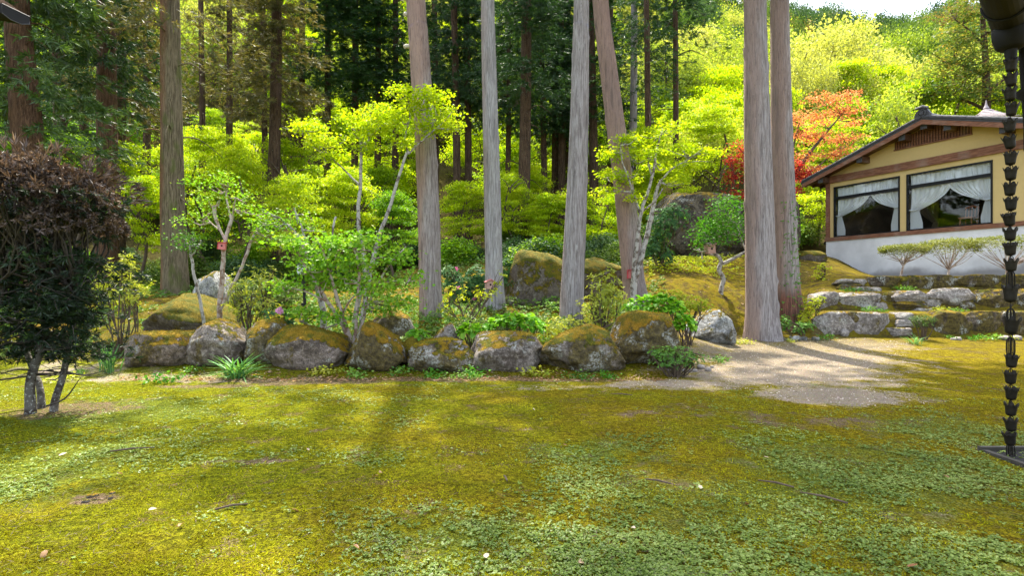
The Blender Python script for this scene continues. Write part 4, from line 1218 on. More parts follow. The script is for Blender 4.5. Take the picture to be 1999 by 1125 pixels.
# ------------------------------------------------------------------ the big clipped bush at the left, brown and dry on top
def dry_bush():
    Y = 6.7
    k = Y / F
    base = XZ(70, 800, Y)
    base[2] = hz(base[0], Y)
    t = thing('clipped_conifer_bush', 'big mushroom-shaped clipped conifer, dry brown on top and dark green below, on four trunks', 'bush', base)
    def p3(px, py, dy=0.0):
        return rel(XZ(px, py, Y) + np.array([0, dy, 0]), base)
    for lm in ([(22, 822, 17, -.4), (16, 760, 15, -.35), (20, 690, 14, -.3), (22, 600, 13, -.2), (28, 520, 11, -.1), (20, 440, 8, 0)],
               [(60, 798, 19, 0), (60, 740, 16, 0), (70, 670, 14, .1), (80, 590, 12, .1), (88, 500, 10, .1), (90, 420, 7, .1)],
               [(93, 792, 14, .1), (104, 735, 12, .15), (112, 660, 10, .2), (124, 580, 9, .2), (130, 480, 7, .2)],
               [(40, 800, 14, .3), (28, 760, 12, .35), (4, 720, 11, .4), (-20, 640, 9, .4), (-40, 520, 8, .4)]):
        P = [p3(a, b, d) for a, b, w, d in lm]
        P.insert(0, P[0] - np.array([0, 0, 0.3]))
        R = [w * 0.5 * k for a, b, w, d in lm]
        R.insert(0, R[0] * 1.25)
        pp, rr = smooth_path(P, R, 0.06)
        MB().tube(pp, rr, 12, 0.14, int(lm[0][0]), vfreq=3).build('trunk', M['pale_dark_bark'], t, True)
    tw = MB()
    c0 = p3(60, 405, 0)
    rx, ry, rz = 166 * k, 140 * k, 104 * k
    hubs = [p3(22, 560, -.2), p3(85, 540, .1), p3(126, 560, .2), p3(-40, 540, .4)]
    for i in range(170):
        u = runit(1)[0]
        u[2] = abs(u[2]) * 1.0 - 0.15
        e = c0 + u * np.array([rx, ry, rz]) * RS.uniform(0.75, 1.0)
        s = hubs[RS.integers(0, 4)] + RS.normal(size=3) * 0.06
        m = (s + e) / 2 + RS.normal(size=3) * 0.09 + np.array([0, 0, -0.12])
        pp, rr = smooth_path([s, m, e], [0.017, 0.011, 0.004], 0.1)
        pp = pp + RS.normal(size=pp.shape) * 0.008
        tw.tube(pp, rr, 5, cap=False)
    for i in range(60):
        z = RS.uniform(0.1, 0.95)
        s = [p3(20, 690, -.3), p3(66, 690, 0), p3(108, 690, .15)][RS.integers(0, 3)] + np.array([0, 0, RS.uniform(-.3, .8)])
        a = RS.uniform(0, 6.28)
        ln = RS.uniform(0.25, 0.75)
        e = s + np.array([math.cos(a), math.sin(a), RS.uniform(-.3, .4)]) * ln
        pp, rr = smooth_path([s, (s + e) / 2 + RS.normal(size=3) * 0.05, e], [0.012, 0.008, 0.003], 0.08)
        tw.tube(pp, rr, 4, cap=False)
    pp, rr = smooth_path([p3(104, 790, -.1), p3(140, 775, -.1), p3(170, 735, -.1)], [0.012, 0.01, 0.004], 0.08)
    tw.tube(pp, rr, 5, cap=False)
    # dry brown cap: ragged clumps of dead sprays
    n = 4600
    u = runit(n)
    u[:, 2] = np.abs(u[:, 2]) * 1.45 - 0.5
    rr = 1 - 0.3 * RS.random((n, 1)) ** 1.5
    lump = 1 + 0.24 * fbm(u * 2.4, 3, 4)[:, None] + 0.10 * fbm(u * 7.0, 2, 9)[:, None]
    cs = c0 + u * np.array([rx, ry, rz]) * rr * lump
    keep = fbm(cs * 3.2, 3, 21) > -0.16
    cs, u = cs[keep], u[keep]
    n = len(cs)
    cap = stuff(MB().quads(sprays(cs, u * 0.7 + RS.normal(size=(n, 3)) * 0.8, 15, 0.055, 0.017, 0.8)).build('foliage', M['dry'], t))
    cap['label'] = 'dry brown clipped top'
    m = 700
    u2 = runit(m)
    u2[:, 2] = -np.abs(u2[:, 2]) * .7 + .25
    mid = stuff(MB().quads(sprays(c0 + u2 * np.array([rx, ry, rz]) * (.55 + .5 * RS.random((m, 1))), u2 + RS.normal(size=(m, 3)) * .7, 14, 0.07, 0.014, 0.6)).build('foliage', M['yew'], t))
    mid['label'] = 'dark green sprays among the dry twigs'
    m = 150
    u2 = runit(m)
    u2[:, 2] = np.abs(u2[:, 2])
    sp = stuff(MB().quads(sprays(c0 + u2 * np.array([rx, ry, rz]) * RS.uniform(1.0, 1.14, (m, 1)), u2 + RS.normal(size=(m, 3)) * .3, 16, 0.11, 0.014, 0.35)).build('foliage', M['dry'], t))
    sp['label'] = 'stray dry sprigs sticking out of the top'
    # dark green foliage hanging under it, in loose layered sprays
    cs, ds = [], []
    for (px, py, ax, az, n) in [(50, 560, 95, 70, 420), (110, 600, 90, 70, 420), (20, 640, 60, 70, 240), (130, 580, 70, 60, 240), (150, 670, 40, 40, 110), (90, 480, 110, 40, 220), (120, 715, 36, 16, 40), (185, 530, 34, 50, 130), (30, 500, 60, 50, 150), (75, 660, 60, 40, 140)]:
        cc = p3(px, py, 0)
        m = max(4, n // 9)
        hub = cc + runit(m) * RS.random((m, 1)) ** 0.5 * np.array([ax * k, ax * k * 0.9, az * k])
        a = RS.uniform(0, 6.28, m)
        hd = np.stack([np.cos(a), np.sin(a), RS.uniform(-.45, .1, m)], 1)
        i = RS.integers(0, m, n)
        f = RS.uniform(0, 0.42, (n, 1))
        q = hub[i] + hd[i] * f + RS.normal(size=(n, 3)) * np.array([.05, .05, .02])
        q[:, 2] -= (f[:, 0] ** 2) * 0.5
        cs.append(q)
        ds.append(hd[i] + RS.normal(size=(n, 3)) * 0.35)
        for j in range(m):
            e = hub[j] + hd[j] * 0.42 - np.array([0, 0, .09])
            tw.tube([hub[j], hub[j] + hd[j] * .2, e], [.006, .004, .002], 4, cap=False)
    cs, ds = np.concatenate(cs), np.concatenate(ds)
    keep = (cs[:, 2] > 0.62) & (RS.random(len(cs)) < 0.8)
    cs, ds = cs[keep], ds[keep]
    low = stuff(MB().quads(sprays(cs, ds, 15, 0.075, 0.013, 0.45)).build('foliage', M['yew'], t))
    low['label'] = 'dark green lower sprays'
    j = RS.integers(0, len(cs), 110)
    fr = stuff(MB().quads(sprays(cs[j] + RS.normal(size=(110, 3)) * 0.05, ds[j], 12, 0.075, 0.014, 0.45)).build('foliage', M['cedar_fresh'], t))
    fr['label'] = 'fresh green sprays'
    tw.build('branches', M['twig_grey'], t, True)
M['pale_dark_bark'] = pale_bark('mottled_bark', (0.11, 0.1, 0.085), (0.045, 0.035, 0.028))
dry_bush()

# ------------------------------------------------------------------ rocks
def ico(sub):
    bm = bmesh.new()
    bmesh.ops.create_icosphere(bm, subdivisions=sub, radius=1.0)
    V = np.array([v.co[:] for v in bm.verts])
    Fc = np.array([[v.index for v in f.verts] for f in bm.faces])
    bm.free()
    return V, Fc
ICO = {s: ico(s) for s in (2, 3, 4, 5, 6)}

def rock_verts(w, d, h, seed, block=3.0, sub=5, prof=None, cuts=8, rough=1.0):
    V, Fc = ICO[sub]
    rs = np.random.default_rng(seed)
    r = (np.abs(V) ** block).sum(1) ** (-1 / block)
    P = V * r[:, None]
    for i in range(cuts):
        n = norm(rs.normal(size=3) * np.array([1, 1, 0.6]))
        o = rs.uniform(0.78, 1.0)
        e = np.maximum(0, P @ n - o)
        P = P - n[None] * e[:, None] * 0.92
    nv = norm(P)
    P = P + nv * (0.13 * fbm(P * 1.3 + seed, 3, seed) + 0.07 * rough * fbm(P * 3.6 + seed, 3, seed + 3) + 0.04 * rough * (0.5 - np.abs(fbm(P * 8, 4, seed + 6))))[:, None]
    P = P - (P.max(0) + P.min(0)) / 2
    P = P / (P.max(0) - P.min(0))
    P = P * np.array([w, d, h])
    P[:, 2] += h / 2
    if prof:
        u = np.clip(P[:, 0] / w + 0.5, 0, 1)
        m = np.interp(u, [q[0] for q in prof], [q[1] for q in prof])
        P[:, 2] = P[:, 2] * m
    return P, Fc

def rock(name, label, cat, px0, px1, py0, py1, Y, depth, seed, mat, prof=None, group=None, block=3.0, sub=5, bury=0.12, cuts=8, rough=1.0, parent=None, rz=0.0):
    k = Y / F
    w, h = (px1 - px0) * k, (py1 - py0) * k
    c = XZ((px0 + px1) / 2, py1, Y)
    P, Fc = rock_verts(w, depth, h + bury, seed, block, sub, prof, cuts, rough)
    loc = np.array([c[0], Y + depth * 0.45, c[2] - bury])
    me = MB().add(P, Fc).mesh(name, M[mat], True)
    o = link(name, me, parent)
    o.rotation_euler = (0, 0, rz)
    o.location = loc if parent is None else loc - np.array(parent.location)
    if parent is None:
        tag(o, label, cat, group)
        if Y < 14 and mat != 'rock_white':      # raised tufts of moss on the upward faces
            A, B, C_ = P[Fc[:, 0]], P[Fc[:, 1]], P[Fc[:, 2]]
            nn = np.cross(B - A, C_ - A)
            ar = np.linalg.norm(nn, axis=1)
            nn = nn / np.maximum(ar[:, None], 1e-12)
            n_ = int(min(5200, 2600 * w * depth + 600))
            i = RS.choice(len(Fc), n_, p=ar / ar.sum())
            q = RS.random((n_, 2))
            q = np.where(q.sum(1, keepdims=True) > 1, 1 - q, q)
            pt = A[i] + (B - A)[i] * q[:, :1] + (C_ - A)[i] * q[:, 1:]
            ok = nn[i][:, 2] + 0.75 * fbm((pt + loc) * 4.0, 4, 77) > (0.5 if 'mossy' in mat or 'green' in mat or 'rust' in mat else 0.66)
            pt, nm = pt[ok], nn[i][ok]
            if len(pt) > 20:
                m_ = len(pt)
                stuff(MB().quads(kites(pt - nm * .003, nm * .7 + RS.normal(size=(m_, 3)) * .5, runit(m_), RS.uniform(.012, .034, m_), RS.uniform(.006, .014, m_))).build('moss', M['moss_tuft'], o))
    return o
BR = 'mossy boulders edging the lawn'
rock('boulder', 'flat-topped low boulder with golden moss lid, leftmost of the row near the iris clump', 'boulder', 218, 360, 648, 713, 9.9, 1.1, 101, 'rock_mossy', [(0, .95), (.3, 1), (1, .97)], BR, 3.6)
rock('boulder', 'rounded dome-shaped brown boulder between the flat-topped one and the strap-leaved clump', 'boulder', 331, 465, 624, 713, 9.9, 1.2, 102, 'rock', [(0, .55), (.25, .9), (.55, 1), (1, .75)], BR, 2.6)
rock('boulder', 'mossy sloping boulder directly behind the strap-leaved clump', 'boulder', 453, 550, 622, 707, 10.0, 1.0, 103, 'rock_lichen', [(0, .55), (.35, .95), (.8, 1), (1, .8)], BR, 2.8)
rock('boulder', 'large grey-pink boulder wearing a thick moss mantle down its right side', 'boulder', 497, 678, 634, 723, 9.75, 1.2, 104, 'rock_mossy', [(0, .8), (.15, 1), (.5, .95), (.75, .8), (1, .6)], BR, 3.0)
rock('boulder', 'pyramid-shaped boulder, dark moss on its peak and white lichen on its right face', 'boulder', 657, 789, 626, 728, 9.6, 1.1, 105, 'rock_rust', [(0, .5), (.15, .72), (.38, 1), (.7, .8), (.93, .68), (1, .45)], BR, 2.6)
rock('boulder', 'low square boulder with a bright moss lid and green-white lichen on its dark front', 'boulder', 788, 931, 665, 732, 9.55, 1.0, 106, 'rock_lichen', [(0, .95), (.5, 1), (1, .95)], BR, 3.8)
rock('boulder', 'grey boulder with pale bare face and hardly any moss, below the bright green hydrangeas', 'boulder', 908, 1069, 649, 729, 9.6, 1.1, 107, 'rock', [(0, .8), (.12, 1), (.6, .98), (.85, .95), (1, .7)], BR, 3.2)
rock('boulder', 'long sloping boulder with golden moss streaks and pale green lichen on its front', 'boulder', 1046, 1232, 636, 729, 9.6, 1.2, 108, 'rock_lichen', [(0, .62), (.3, .88), (.6, 1), (.85, .88), (1, .55)], BR, 3.0)
rock('boulder', 'tallest rust-mossy boulder at the right end of the row', 'boulder', 1195, 1342, 608, 717, 9.9, 1.2, 109, 'rock_rust', [(0, .7), (.15, .92), (.45, 1), (.8, .97), (.93, .6), (1, .3)], BR, 3.2)
rock('boulder', 'small grey angular boulder behind the square moss-lidded one', 'boulder', 835, 895, 626, 690, 10.7, 0.6, 110, 'rock', [(0, .5), (.75, 1), (1, .6)], BR, 2.8, 4)
rock('boulder', 'rounded lichen-white boulder behind the pyramid-shaped one', 'boulder', 700, 808, 600, 690, 11.2, 0.9, 111, 'rock_lichen', [(0, .7), (.5, 1), (.85, .85), (1, .5)], BR, 2.6)
rock('boulder', 'small brown mossy stone wedged between the pyramid and the square boulder', 'boulder', 770, 830, 658, 722, 10.1, 0.6, 112, 'rock_green', [(0, .8), (.5, 1), (1, .7)], BR, 2.8, 4)
rock('boulder', 'low moss-topped rock at the left, behind the iris clump', 'boulder', 164, 246, 634, 700, 10.6, 1.2, 113, 'rock_green', [(0, .8), (.5, 1), (1, .8)], None, 3.0, 4)
rock('boulder', 'broad mossy sloping rock face behind the two leftmost boulders', 'boulder', 218, 420, 572, 690, 11.7, 2.4, 114, 'rock_green', [(0, .45), (.22, .9), (.45, 1), (.8, .8), (1, .5)], None, 2.8)
rock('boulder', 'white lichen-crusted rock between the olive cedar and the nest box tree', 'boulder', 354, 432, 525, 612, 13.6, 1.2, 115, 'rock_white', [(0, .45), (.35, .85), (.7, 1), (1, .75)], None, 2.8, 5)
rock('boulder', 'grey mossy rock far left, seen between the bush trunks', 'boulder', 10, 120, 632, 712, 11.0, 1.2, 116, 'rock_lichen', None, None, 3.0, 4)
rock('boulder', 'white-faced rock beside the foot of the thickest cedar', 'boulder', 1352, 1446, 602, 672, 13.2, 1.2, 117, 'rock_white', [(0, .6), (.3, .8), (.62, 1), (.85, .8), (1, .35)], None, 2.8)
rock('boulder', 'broad brown mossy rock between the silver-grey cedar and the leaning grey cedar', 'boulder', 976, 1122, 480, 648, 14.9, 1.8, 118, 'rock_green', [(0, .75), (.2, 1), (.6, .96), (1, .85)], None, 3.2)
rock('boulder', 'shaded mossy rock bank behind the curved leaning cedar', 'boulder', 1096, 1268, 497, 640, 16.0, 2.0, 119, 'rock_green', [(0, .95), (.4, 1), (1, .8)], None, 3.2)
rock('cliff_rock', 'tall dark overhanging rock face behind the glossy-leaved tree', 'rock', 1288, 1500, 362, 530, 22.0, 4.0, 120, 'cliff', [(0, .8), (.2, 1), (.6, .98), (1, .9)], None, 3.4, 6, rough=1.6)
rock('cliff_rock', 'rounded dark overhanging rock beside the house eave', 'rock', 1480, 1588, 352, 530, 21.5, 3.0, 121, 'cliff', [(0, .9), (.6, 1), (.9, .85), (1, .6)], None, 2.6, 5)
rock('boulder', 'low mossy step rock at the left foot of the house wall', 'boulder', 1556, 1622, 488, 512, 22.0, 1.0, 122, 'rock_green', None, None, 3.0, 4)
rock('boulder', 'brown mossy rock low behind the flowering rhododendron', 'boulder', 880, 1000, 590, 650, 14.9, 1.0, 123, 'rock_green', None, None, 3.0, 4)

# ------------------------------------------------------------------ dry-stone terraces under the house
def terrace(label, stones, Y, mats):
    x = XZ(1800, 600, Y)
    t = thing('stone_terrace_wall', label, 'wall', (x[0], Y, hz(x[0], Y - 0.2)))
    for i, (a, b, c, d, m, dy) in enumerate(stones):
        big = (b - a) > 40
        rock('stone', None, None, a, b, c, d, Y + dy, 0.5 if big else 0.3, 300 + int(a) + int(c), m, None, None, 4.5 if big else 3.2, 5 if big else 3, 0.03, 9, 0.8, parent=t)
    return t
WS, WD = 'wall_stone', 'wall_stone_dark'
terrace('lowest dry-stone terrace wall at the back of the gravel, grey left and mossy right',
    [(1592, 1674, 608, 656, WS, 0), (1666, 1748, 610, 657, WS, 0), (1654, 1682, 608, 632, WD, .1), (1746, 1788, 610, 624, WS, .12), (1744, 1790, 624, 642, WS, .05), (1736, 1786, 640, 656, WS, -.1),
     (1786, 1830, 612, 656, WD, .1), (1812, 1900, 606, 657, WD, 0), (1890, 1968, 607, 657, WD, .02), (1960, 2046, 607, 657, WD, 0), (2040, 2130, 607, 657, WD, 0), (2120, 2220, 607, 657, WD, 0), (1640, 1662, 640, 658, WS, -.06)], 14.6, None)
terrace('middle dry-stone terrace wall of large slanting grey blocks with a slab step',
    [(1588, 1646, 569, 608, WS, 0), (1638, 1728, 570, 610, WS, 0), (1682, 1710, 594, 612, WS, -.05), (1704, 1738, 590, 612, WS, -.03), (1722, 1762, 570, 606, WD, .12), (1744, 1824, 567, 590, WS, 0), (1750, 1818, 588, 604, WD, -.12),
     (1812, 1914, 562, 596, WS, 0), (1806, 1844, 582, 602, WS, .04), (1786, 1836, 601, 613, WS, -.2), (1836, 1880, 592, 607, WD, .1), (1876, 1912, 588, 604, WD, -.02), (1906, 1984, 564, 606, WD, 0), (1976, 2050, 564, 606, WD, .02), (2040, 2140, 564, 606, WD, 0), (2130, 2230, 564, 606, WD, 0), (1748, 1790, 602, 612, WD, -.05)], 15.7, None)
terrace('highest dry-stone terrace wall of lichen-spotted square blocks below the clipped shrubs',
    [(1636, 1702, 544, 556, WS, -.1), (1634, 1700, 554, 570, WD, -.2), (1672, 1730, 560, 572, WS, -.45), (1700, 1766, 538, 568, WD, 0), (1770, 1870, 536, 567, WD, 0), (1760, 1778, 540, 567, 'rock_green', .06), (1864, 1966, 535, 566, WD, 0), (1960, 2056, 535, 566, WD, 0), (2050, 2150, 535, 566, WD, 0)], 16.8, None)

# ------------------------------------------------------------------ the house
HC = np.array([14.03, 25.0])
HD = np.array([0.4182, -0.9084])          # along the gable wall, towards the camera
HROT = math.atan2(HD[1], HD[0])
HZ = 2.0
SL = 0.31                                   # roof slope
WID = 8.4
DEP = 8.0
house = thing('house', 'single-storey house with ochre gable wall, two large dark-framed windows and a grey tiled roof', 'house', (HC[0], HC[1], HZ), None, HROT)
def HB(lo, hi):
    return MB().box((lo[0], lo[1], lo[2] - HZ), (hi[0], hi[1], hi[2] - HZ))
def roof_z(s):
    """underside of the roof at distance s along the gable"""
    return 6.42 + SL * (WID / 2 - abs(s - WID / 2))
EV = 0.85                                   # eave overhang
GO = 0.6                                    # gable overhang
W1, W2 = (0.27, 3.05), (3.30, 6.12)
WB, WT = 3.72, 5.93
T = 0.16
# gable wall built round the window openings
w = MB()
for lo, hi in (((0.0, 0, 3.6), (W1[0], T, 6.40)), ((W1[1], 0, 3.6), (W2[0], T, 6.40)), ((W2[1], 0, 3.6), (WID, T, 6.40)), ((W1[0], 0, WT), (W1[1], T, 6.40)), ((W2[0], 0, WT), (W2[1], T, 6.40)),
               ((W1[0], 0, 3.6), (W1[1], T, WB)), ((W2[0], 0, 3.6), (W2[1], T, WB))):
    w.box((lo[0], lo[1], lo[2] - HZ), (hi[0], hi[1], hi[2] - HZ))
w.prism([(0.0, 6.40 - HZ), (WID, 6.40 - HZ), (WID, 6.44 - HZ), (WID / 2, 6.42 + SL * WID / 2 - HZ), (0.0, 6.44 - HZ)], 1, 0.0, T)
for lo, hi in (((0.0, T, 3.6), (T, DEP, 6.42)), ((WID - T, T, 3.6), (WID, DEP, 6.42)), ((T, DEP - T, 3.6), (WID - T, DEP, 6.42))):
    w.box((lo[0], lo[1], lo[2] - HZ), (hi[0], hi[1], hi[2] - HZ))
w.build('wall', M['plaster'], house)
HB((-0.06, -0.06, 0.6), (WID + 0.06, DEP, 3.56)).build('foundation', M['foundation'], house)
HB((-0.1, -0.10, 3.56), (WID + 0.1, 0.0, 3.72)).build('sill_beam', M['wood'], house)
HB((-0.14, -0.08, 6.12), (WID + 0.1, -0.002, 6.42)).build('gable_beam', M['wood'], house)
HB((-0.07, -0.075, 3.722), (0.09, -0.002, 6.118)).build('corner_post', M['wood'], house)
HB((-0.16, -0.07, 3.42), (-0.062, 0.02, 3.56)).build('drain_pipe_end', M['black_metal'], house)
# purlin ends
for s in (0.0, 1.75, 3.42, 4.2, 4.98, 6.65, 8.4):
    z = roof_z(s) - 0.16
    b = HB((s - 0.11, -0.5, z - 0.13), (s + 0.11, -0.003, z + 0.12))
    p = b.build('purlin', M['wood_dark'], house)
    HB((s - 0.115, -0.52, z - 0.135), (s + 0.115, -0.502, z + 0.125)).build('purlin_cap', M['tile'], p)
# slatted vent under the ridge
vt = MB().prism([(2.86, 7.0 - HZ), (5.5, 7.0 - HZ), (5.5, roof_z(5.5) - 0.04 - HZ), (4.2, roof_z(4.2) - 0.04 - HZ), (2.86, roof_z(2.86) - 0.04 - HZ)], 1, -0.02, -0.003).build('gable_vent', M['wood_dark'], house)
s = 2.92
sm = {}
while s < 5.48:
    HB((s, -0.06, 6.99), (s + 0.042, -0.022, roof_z(s + 0.02) - 0.05)).build('slat', M['wood'], vt)
    s += 0.098
HB((2.84, -0.065, 6.95), (5.52, -0.003, 6.99)).build('vent_rail', M['wood'], vt)
# windows
def window(a, b):
    wf = MB()
    fr = 0.055
    y0, y1 = -0.03, 0.07
    for lo, hi in (((a, y0, WB), (a + fr, y1, WT)), ((b - fr, y0, WB), (b, y1, WT)), ((a + fr, y0, WB), (b - fr, y1, WB + fr)), ((a + fr, y0, WT - fr), (b - fr, y1, WT))):
        wf.box((lo[0], lo[1], lo[2] - HZ), (hi[0], hi[1], hi[2] - HZ))
    f = wf.build('window', M['frame_metal'], house)
    HB((a + fr, y0 - 0.01, 5.36), (b - fr, y1 - 0.02, 5.48)).build('transom', M['frame_metal'], f)
    HB((a + fr, 0.015, WB + fr), (b - fr, 0.022, 5.36)).build('pane', M['glass'], f)
    HB((a + fr, 0.015, 5.48), (b - fr, 0.022, WT - fr)).build('pane', M['glass'], f)
window(*W1)
window(*W2)
# room behind the glass
rm = HB((0.2, 0.2, 3.60), (WID - 0.2, 6.0, 3.64))
for lo, hi in (((0.2, 5.96, 3.64), (WID - 0.2, 6.0, 6.2)), ((0.17, 0.2, 3.64), (0.2, 5.96, 6.2)), ((WID - 0.2, 0.2, 3.64), (WID - 0.17, 5.96, 6.2)), ((0.2, 0.2, 6.2), (WID - 0.2, 6.0, 6.24))):
    rm.box((lo[0], lo[1], lo[2] - HZ), (hi[0], hi[1], hi[2] - HZ))
rm.build('room', M['room'], house)
# roof: two pitched slabs, barge boards, rafters, tiles along the gable edge
def slab(z0, th, y0, y1, e0, e1):
    """one polygon section of both pitches between two heights above the roof underside"""
    a, r, c = -e0, WID / 2, WID + e1
    def zz(s):
        return 6.42 + SL * (WID / 2 - abs(s - WID / 2)) + z0 - HZ
    return MB().prism([(a, zz(a)), (r, zz(r)), (r, zz(r) + th), (a, zz(a) + th)], 1, y0, y1).prism([(r, zz(r)), (c, zz(c)), (c, zz(c) + th), (r, zz(r) + th)], 1, y0, y1)
roof = slab(0.0, 0.05, -GO, DEP + 0.6, EV, EV).build('roof', M['wood_dark'], house)
slab(0.052, 0.07, -GO - 0.03, DEP + 0.62, EV + 0.05, EV + 0.05).build('tile_bed', M['tile'], roof)
slab(-0.13, 0.17, -GO - 0.035, -GO - 0.002, EV, EV).build('barge_board', M['wood'], roof)
for sd in (0, 1):
    n = 21
    for i in range(n):
        t0 = (WID / 2 + EV) * i / n
        s0 = -EV + t0 if sd == 0 else WID + EV - t0
        s1 = s0 + 0.26 * (1 if sd == 0 else -1)
        a, c = min(s0, s1), max(s0, s1)
        zb = lambda q: 6.42 + SL * (WID / 2 - abs(q - WID / 2)) + 0.125 - HZ
        tl = MB().prism([(a, zb(a)), (c, zb(c)), (c, zb(c) + 0.05 + (0.02 if sd else 0)), (a, zb(a) + 0.05 + (0.0 if sd else 0.02))], 1, -GO - 0.06, -GO + 0.22)
        tl.tube([((a + c) / 2 - 0.13, -GO + 0.02, zb((a + c) / 2) - 0.13 * SL * (1 if sd == 0 else -1) + 0.06), ((a + c) / 2 + 0.13, -GO + 0.02, zb((a + c) / 2) + 0.13 * SL * (1 if sd == 0 else -1) + 0.06)], 0.055, 8)
        tl.build('rake_tile', M['tile'], roof)
    for i in range(30):
        y = -GO + 0.35 + i * 0.28
        q0 = -EV if sd == 0 else WID + EV
        q1 = WID / 2
        MB().tube([(q0, y, 6.42 + SL * (WID / 2 - abs(q0 - WID / 2)) + 0.14 - HZ), (q1, y, 6.42 + SL * WID / 2 + 0.14 - HZ)], 0.05, 6).build('tile_row', M['tile'], roof)
    for i in range(16):
        y = -GO + 0.15 + i * 0.5
        q0 = -EV + 0.02 if sd == 0 else WID + EV - 0.02
        q1 = -0.0 if sd == 0 else WID
        z0 = 6.42 + SL * (WID / 2 - abs(q0 - WID / 2)) - HZ
        z1 = 6.42 - HZ
        MB().add([(q0, y, z0 - .09), (q1, y, z1 - .09), (q1, y + .06, z1 - .09), (q0, y + .06, z0 - .09), (q0, y, z0 - .002), (q1, y, z1 - .002), (q1, y + .06, z1 - .002), (q0, y + .06, z0 - .002)],
                 [(0, 1, 2, 3), (4, 7, 6, 5), (0, 4, 5, 1), (1, 5, 6, 2), (2, 6, 7, 3), (3, 7, 4, 0)]).build('rafter', M['wood_dark'], roof)
rz = 6.42 + SL * WID / 2 - HZ
MB().box((WID / 2 - 0.12, -GO + 0.1, rz + 0.12), (WID / 2 + 0.12, DEP + 0.5, rz + 0.26)).tube([(WID / 2, -GO + 0.1, rz + 0.27), (WID / 2, DEP + 0.5, rz + 0.27)], 0.09, 10).build('ridge_cap', M['tile'], roof)
on = MB().prism([(WID / 2 - .24, rz + .1), (WID / 2 + .24, rz + .1), (WID / 2 + .27, rz + .24), (WID / 2 + .17, rz + .4), (WID / 2, rz + .47), (WID / 2 - .17, rz + .4), (WID / 2 - .27, rz + .24)], 1, -GO - 0.02, -GO + 0.1)
for a in range(12):
    th = a / 12 * 6.283
    on.box((WID / 2 + .13 * math.cos(th) - .03, -GO - .06, rz + .28 + .13 * math.sin(th) - .03), (WID / 2 + .13 * math.cos(th) + .03, -GO - .021, rz + .28 + .13 * math.sin(th) + .03))
on.tube([(WID / 2, -GO - .08, rz + .28), (WID / 2, -GO - .02, rz + .28)], 0.075, 12)
on.tube([(WID / 2 - .2, -GO - .07, rz + .47), (WID / 2 + .02, -GO - .03, rz + .5), (WID / 2 + .2, -GO - .02, rz + .43)], [.05, .075, .05], 8)
on.build('ridge_end_tile', M['tile'], roof)

# curtains: things that hang inside the windows
def curtain(name, label, s_side, direction, wide, tie, yoff, mat, cat='curtain', top=WT - 0.05, bot=WB + 0.06, foot=0.34, neck=0.2, group=None, pleats=9):
    nu, nv = 64, 40
    V = []
    for j in range(nv + 1):
        v = j / nv
        z = top + (bot - top) * v
        if v < tie:
            q = v / tie
            wd = wide * (1 - q ** 2.2) + neck * q ** 2.2 + 0.06 * math.sin(q * math.pi)
        else:
            q = (v - tie) / (1 - tie)
            wd = neck + (foot - neck) * min(1, q * 1.4)
        for i in range(nu + 1):
            u = i / nu
            sag = 0.10 * math.sin(min(1, v / tie) * math.pi) * u
            am = 0.03 * (0.5 + min(1.0, 0.35 / max(wd, .05)) * 0.9)
            y = yoff + am * math.sin(u * 2 * math.pi * pleats + 1.5 * math.sin(v * 5 + u * 3)) + 0.012 * math.sin(u * 61 + v * 7)
            V.append((s_side + direction * (u * wd), y, z - sag - HZ))
    Fc = [(j * (nu + 1) + i, j * (nu + 1) + i + 1, (j + 1) * (nu + 1) + i + 1, (j + 1) * (nu + 1) + i) for j in range(nv) for i in range(nu)]
    m = np.array(V)
    me = MB().add(m, Fc).mesh(name, mat, True)
    o = link(name, me)
    o.location = (HC[0], HC[1], HZ)
    o.rotation_euler = (0, 0, HROT)
    tag(o, label, cat, group)
    bz = top + (bot - top) * tie - HZ
    MB().tube([(s_side - direction * 0.02, yoff - 0.06, bz + 0.04), (s_side + direction * neck * 0.5, yoff - 0.075, bz - 0.01), (s_side + direction * (neck + 0.03), yoff - 0.05, bz + 0.06)], 0.028, 8).build('tie_band', mat, o, True)
    return o
HCW = 'white curtains in the house windows'
curtain('curtain', 'white tied-back curtain at the left of the smaller window', W1[0] + 0.08, 1, 1.5, 0.60, 0.13, M['curtain'], group=HCW)
curtain('curtain', 'white tied-back curtain at the right of the smaller window', W1[1] - 0.08, -1, 1.2, 0.56, 0.13, M['curtain'], group=HCW)
curtain('curtain', 'white tied-back curtain at the left of the bigger window', W2[0] + 0.08, 1, 1.5, 0.66, 0.13, M['curtain'], group=HCW, foot=0.42, neck=0.3)
curtain('curtain', 'white tied-back curtain at the right of the bigger window', W2[1] - 0.08, -1, 1.45, 0.62, 0.13, M['curtain'], group=HCW)
curtain('drape', 'narrow beige drape inside the smaller window, left of the pair', 1.1, 1, 0.55, 0.7, 3.6, M['drape'], 'curtain', group='beige drapes inside the room', pleats=5)
curtain('drape', 'wide beige drape inside the smaller window, nearer the middle post', 2.6, -1, 0.9, 0.75, 3.4, M['drape'], 'curtain', group='beige drapes inside the room', pleats=6)

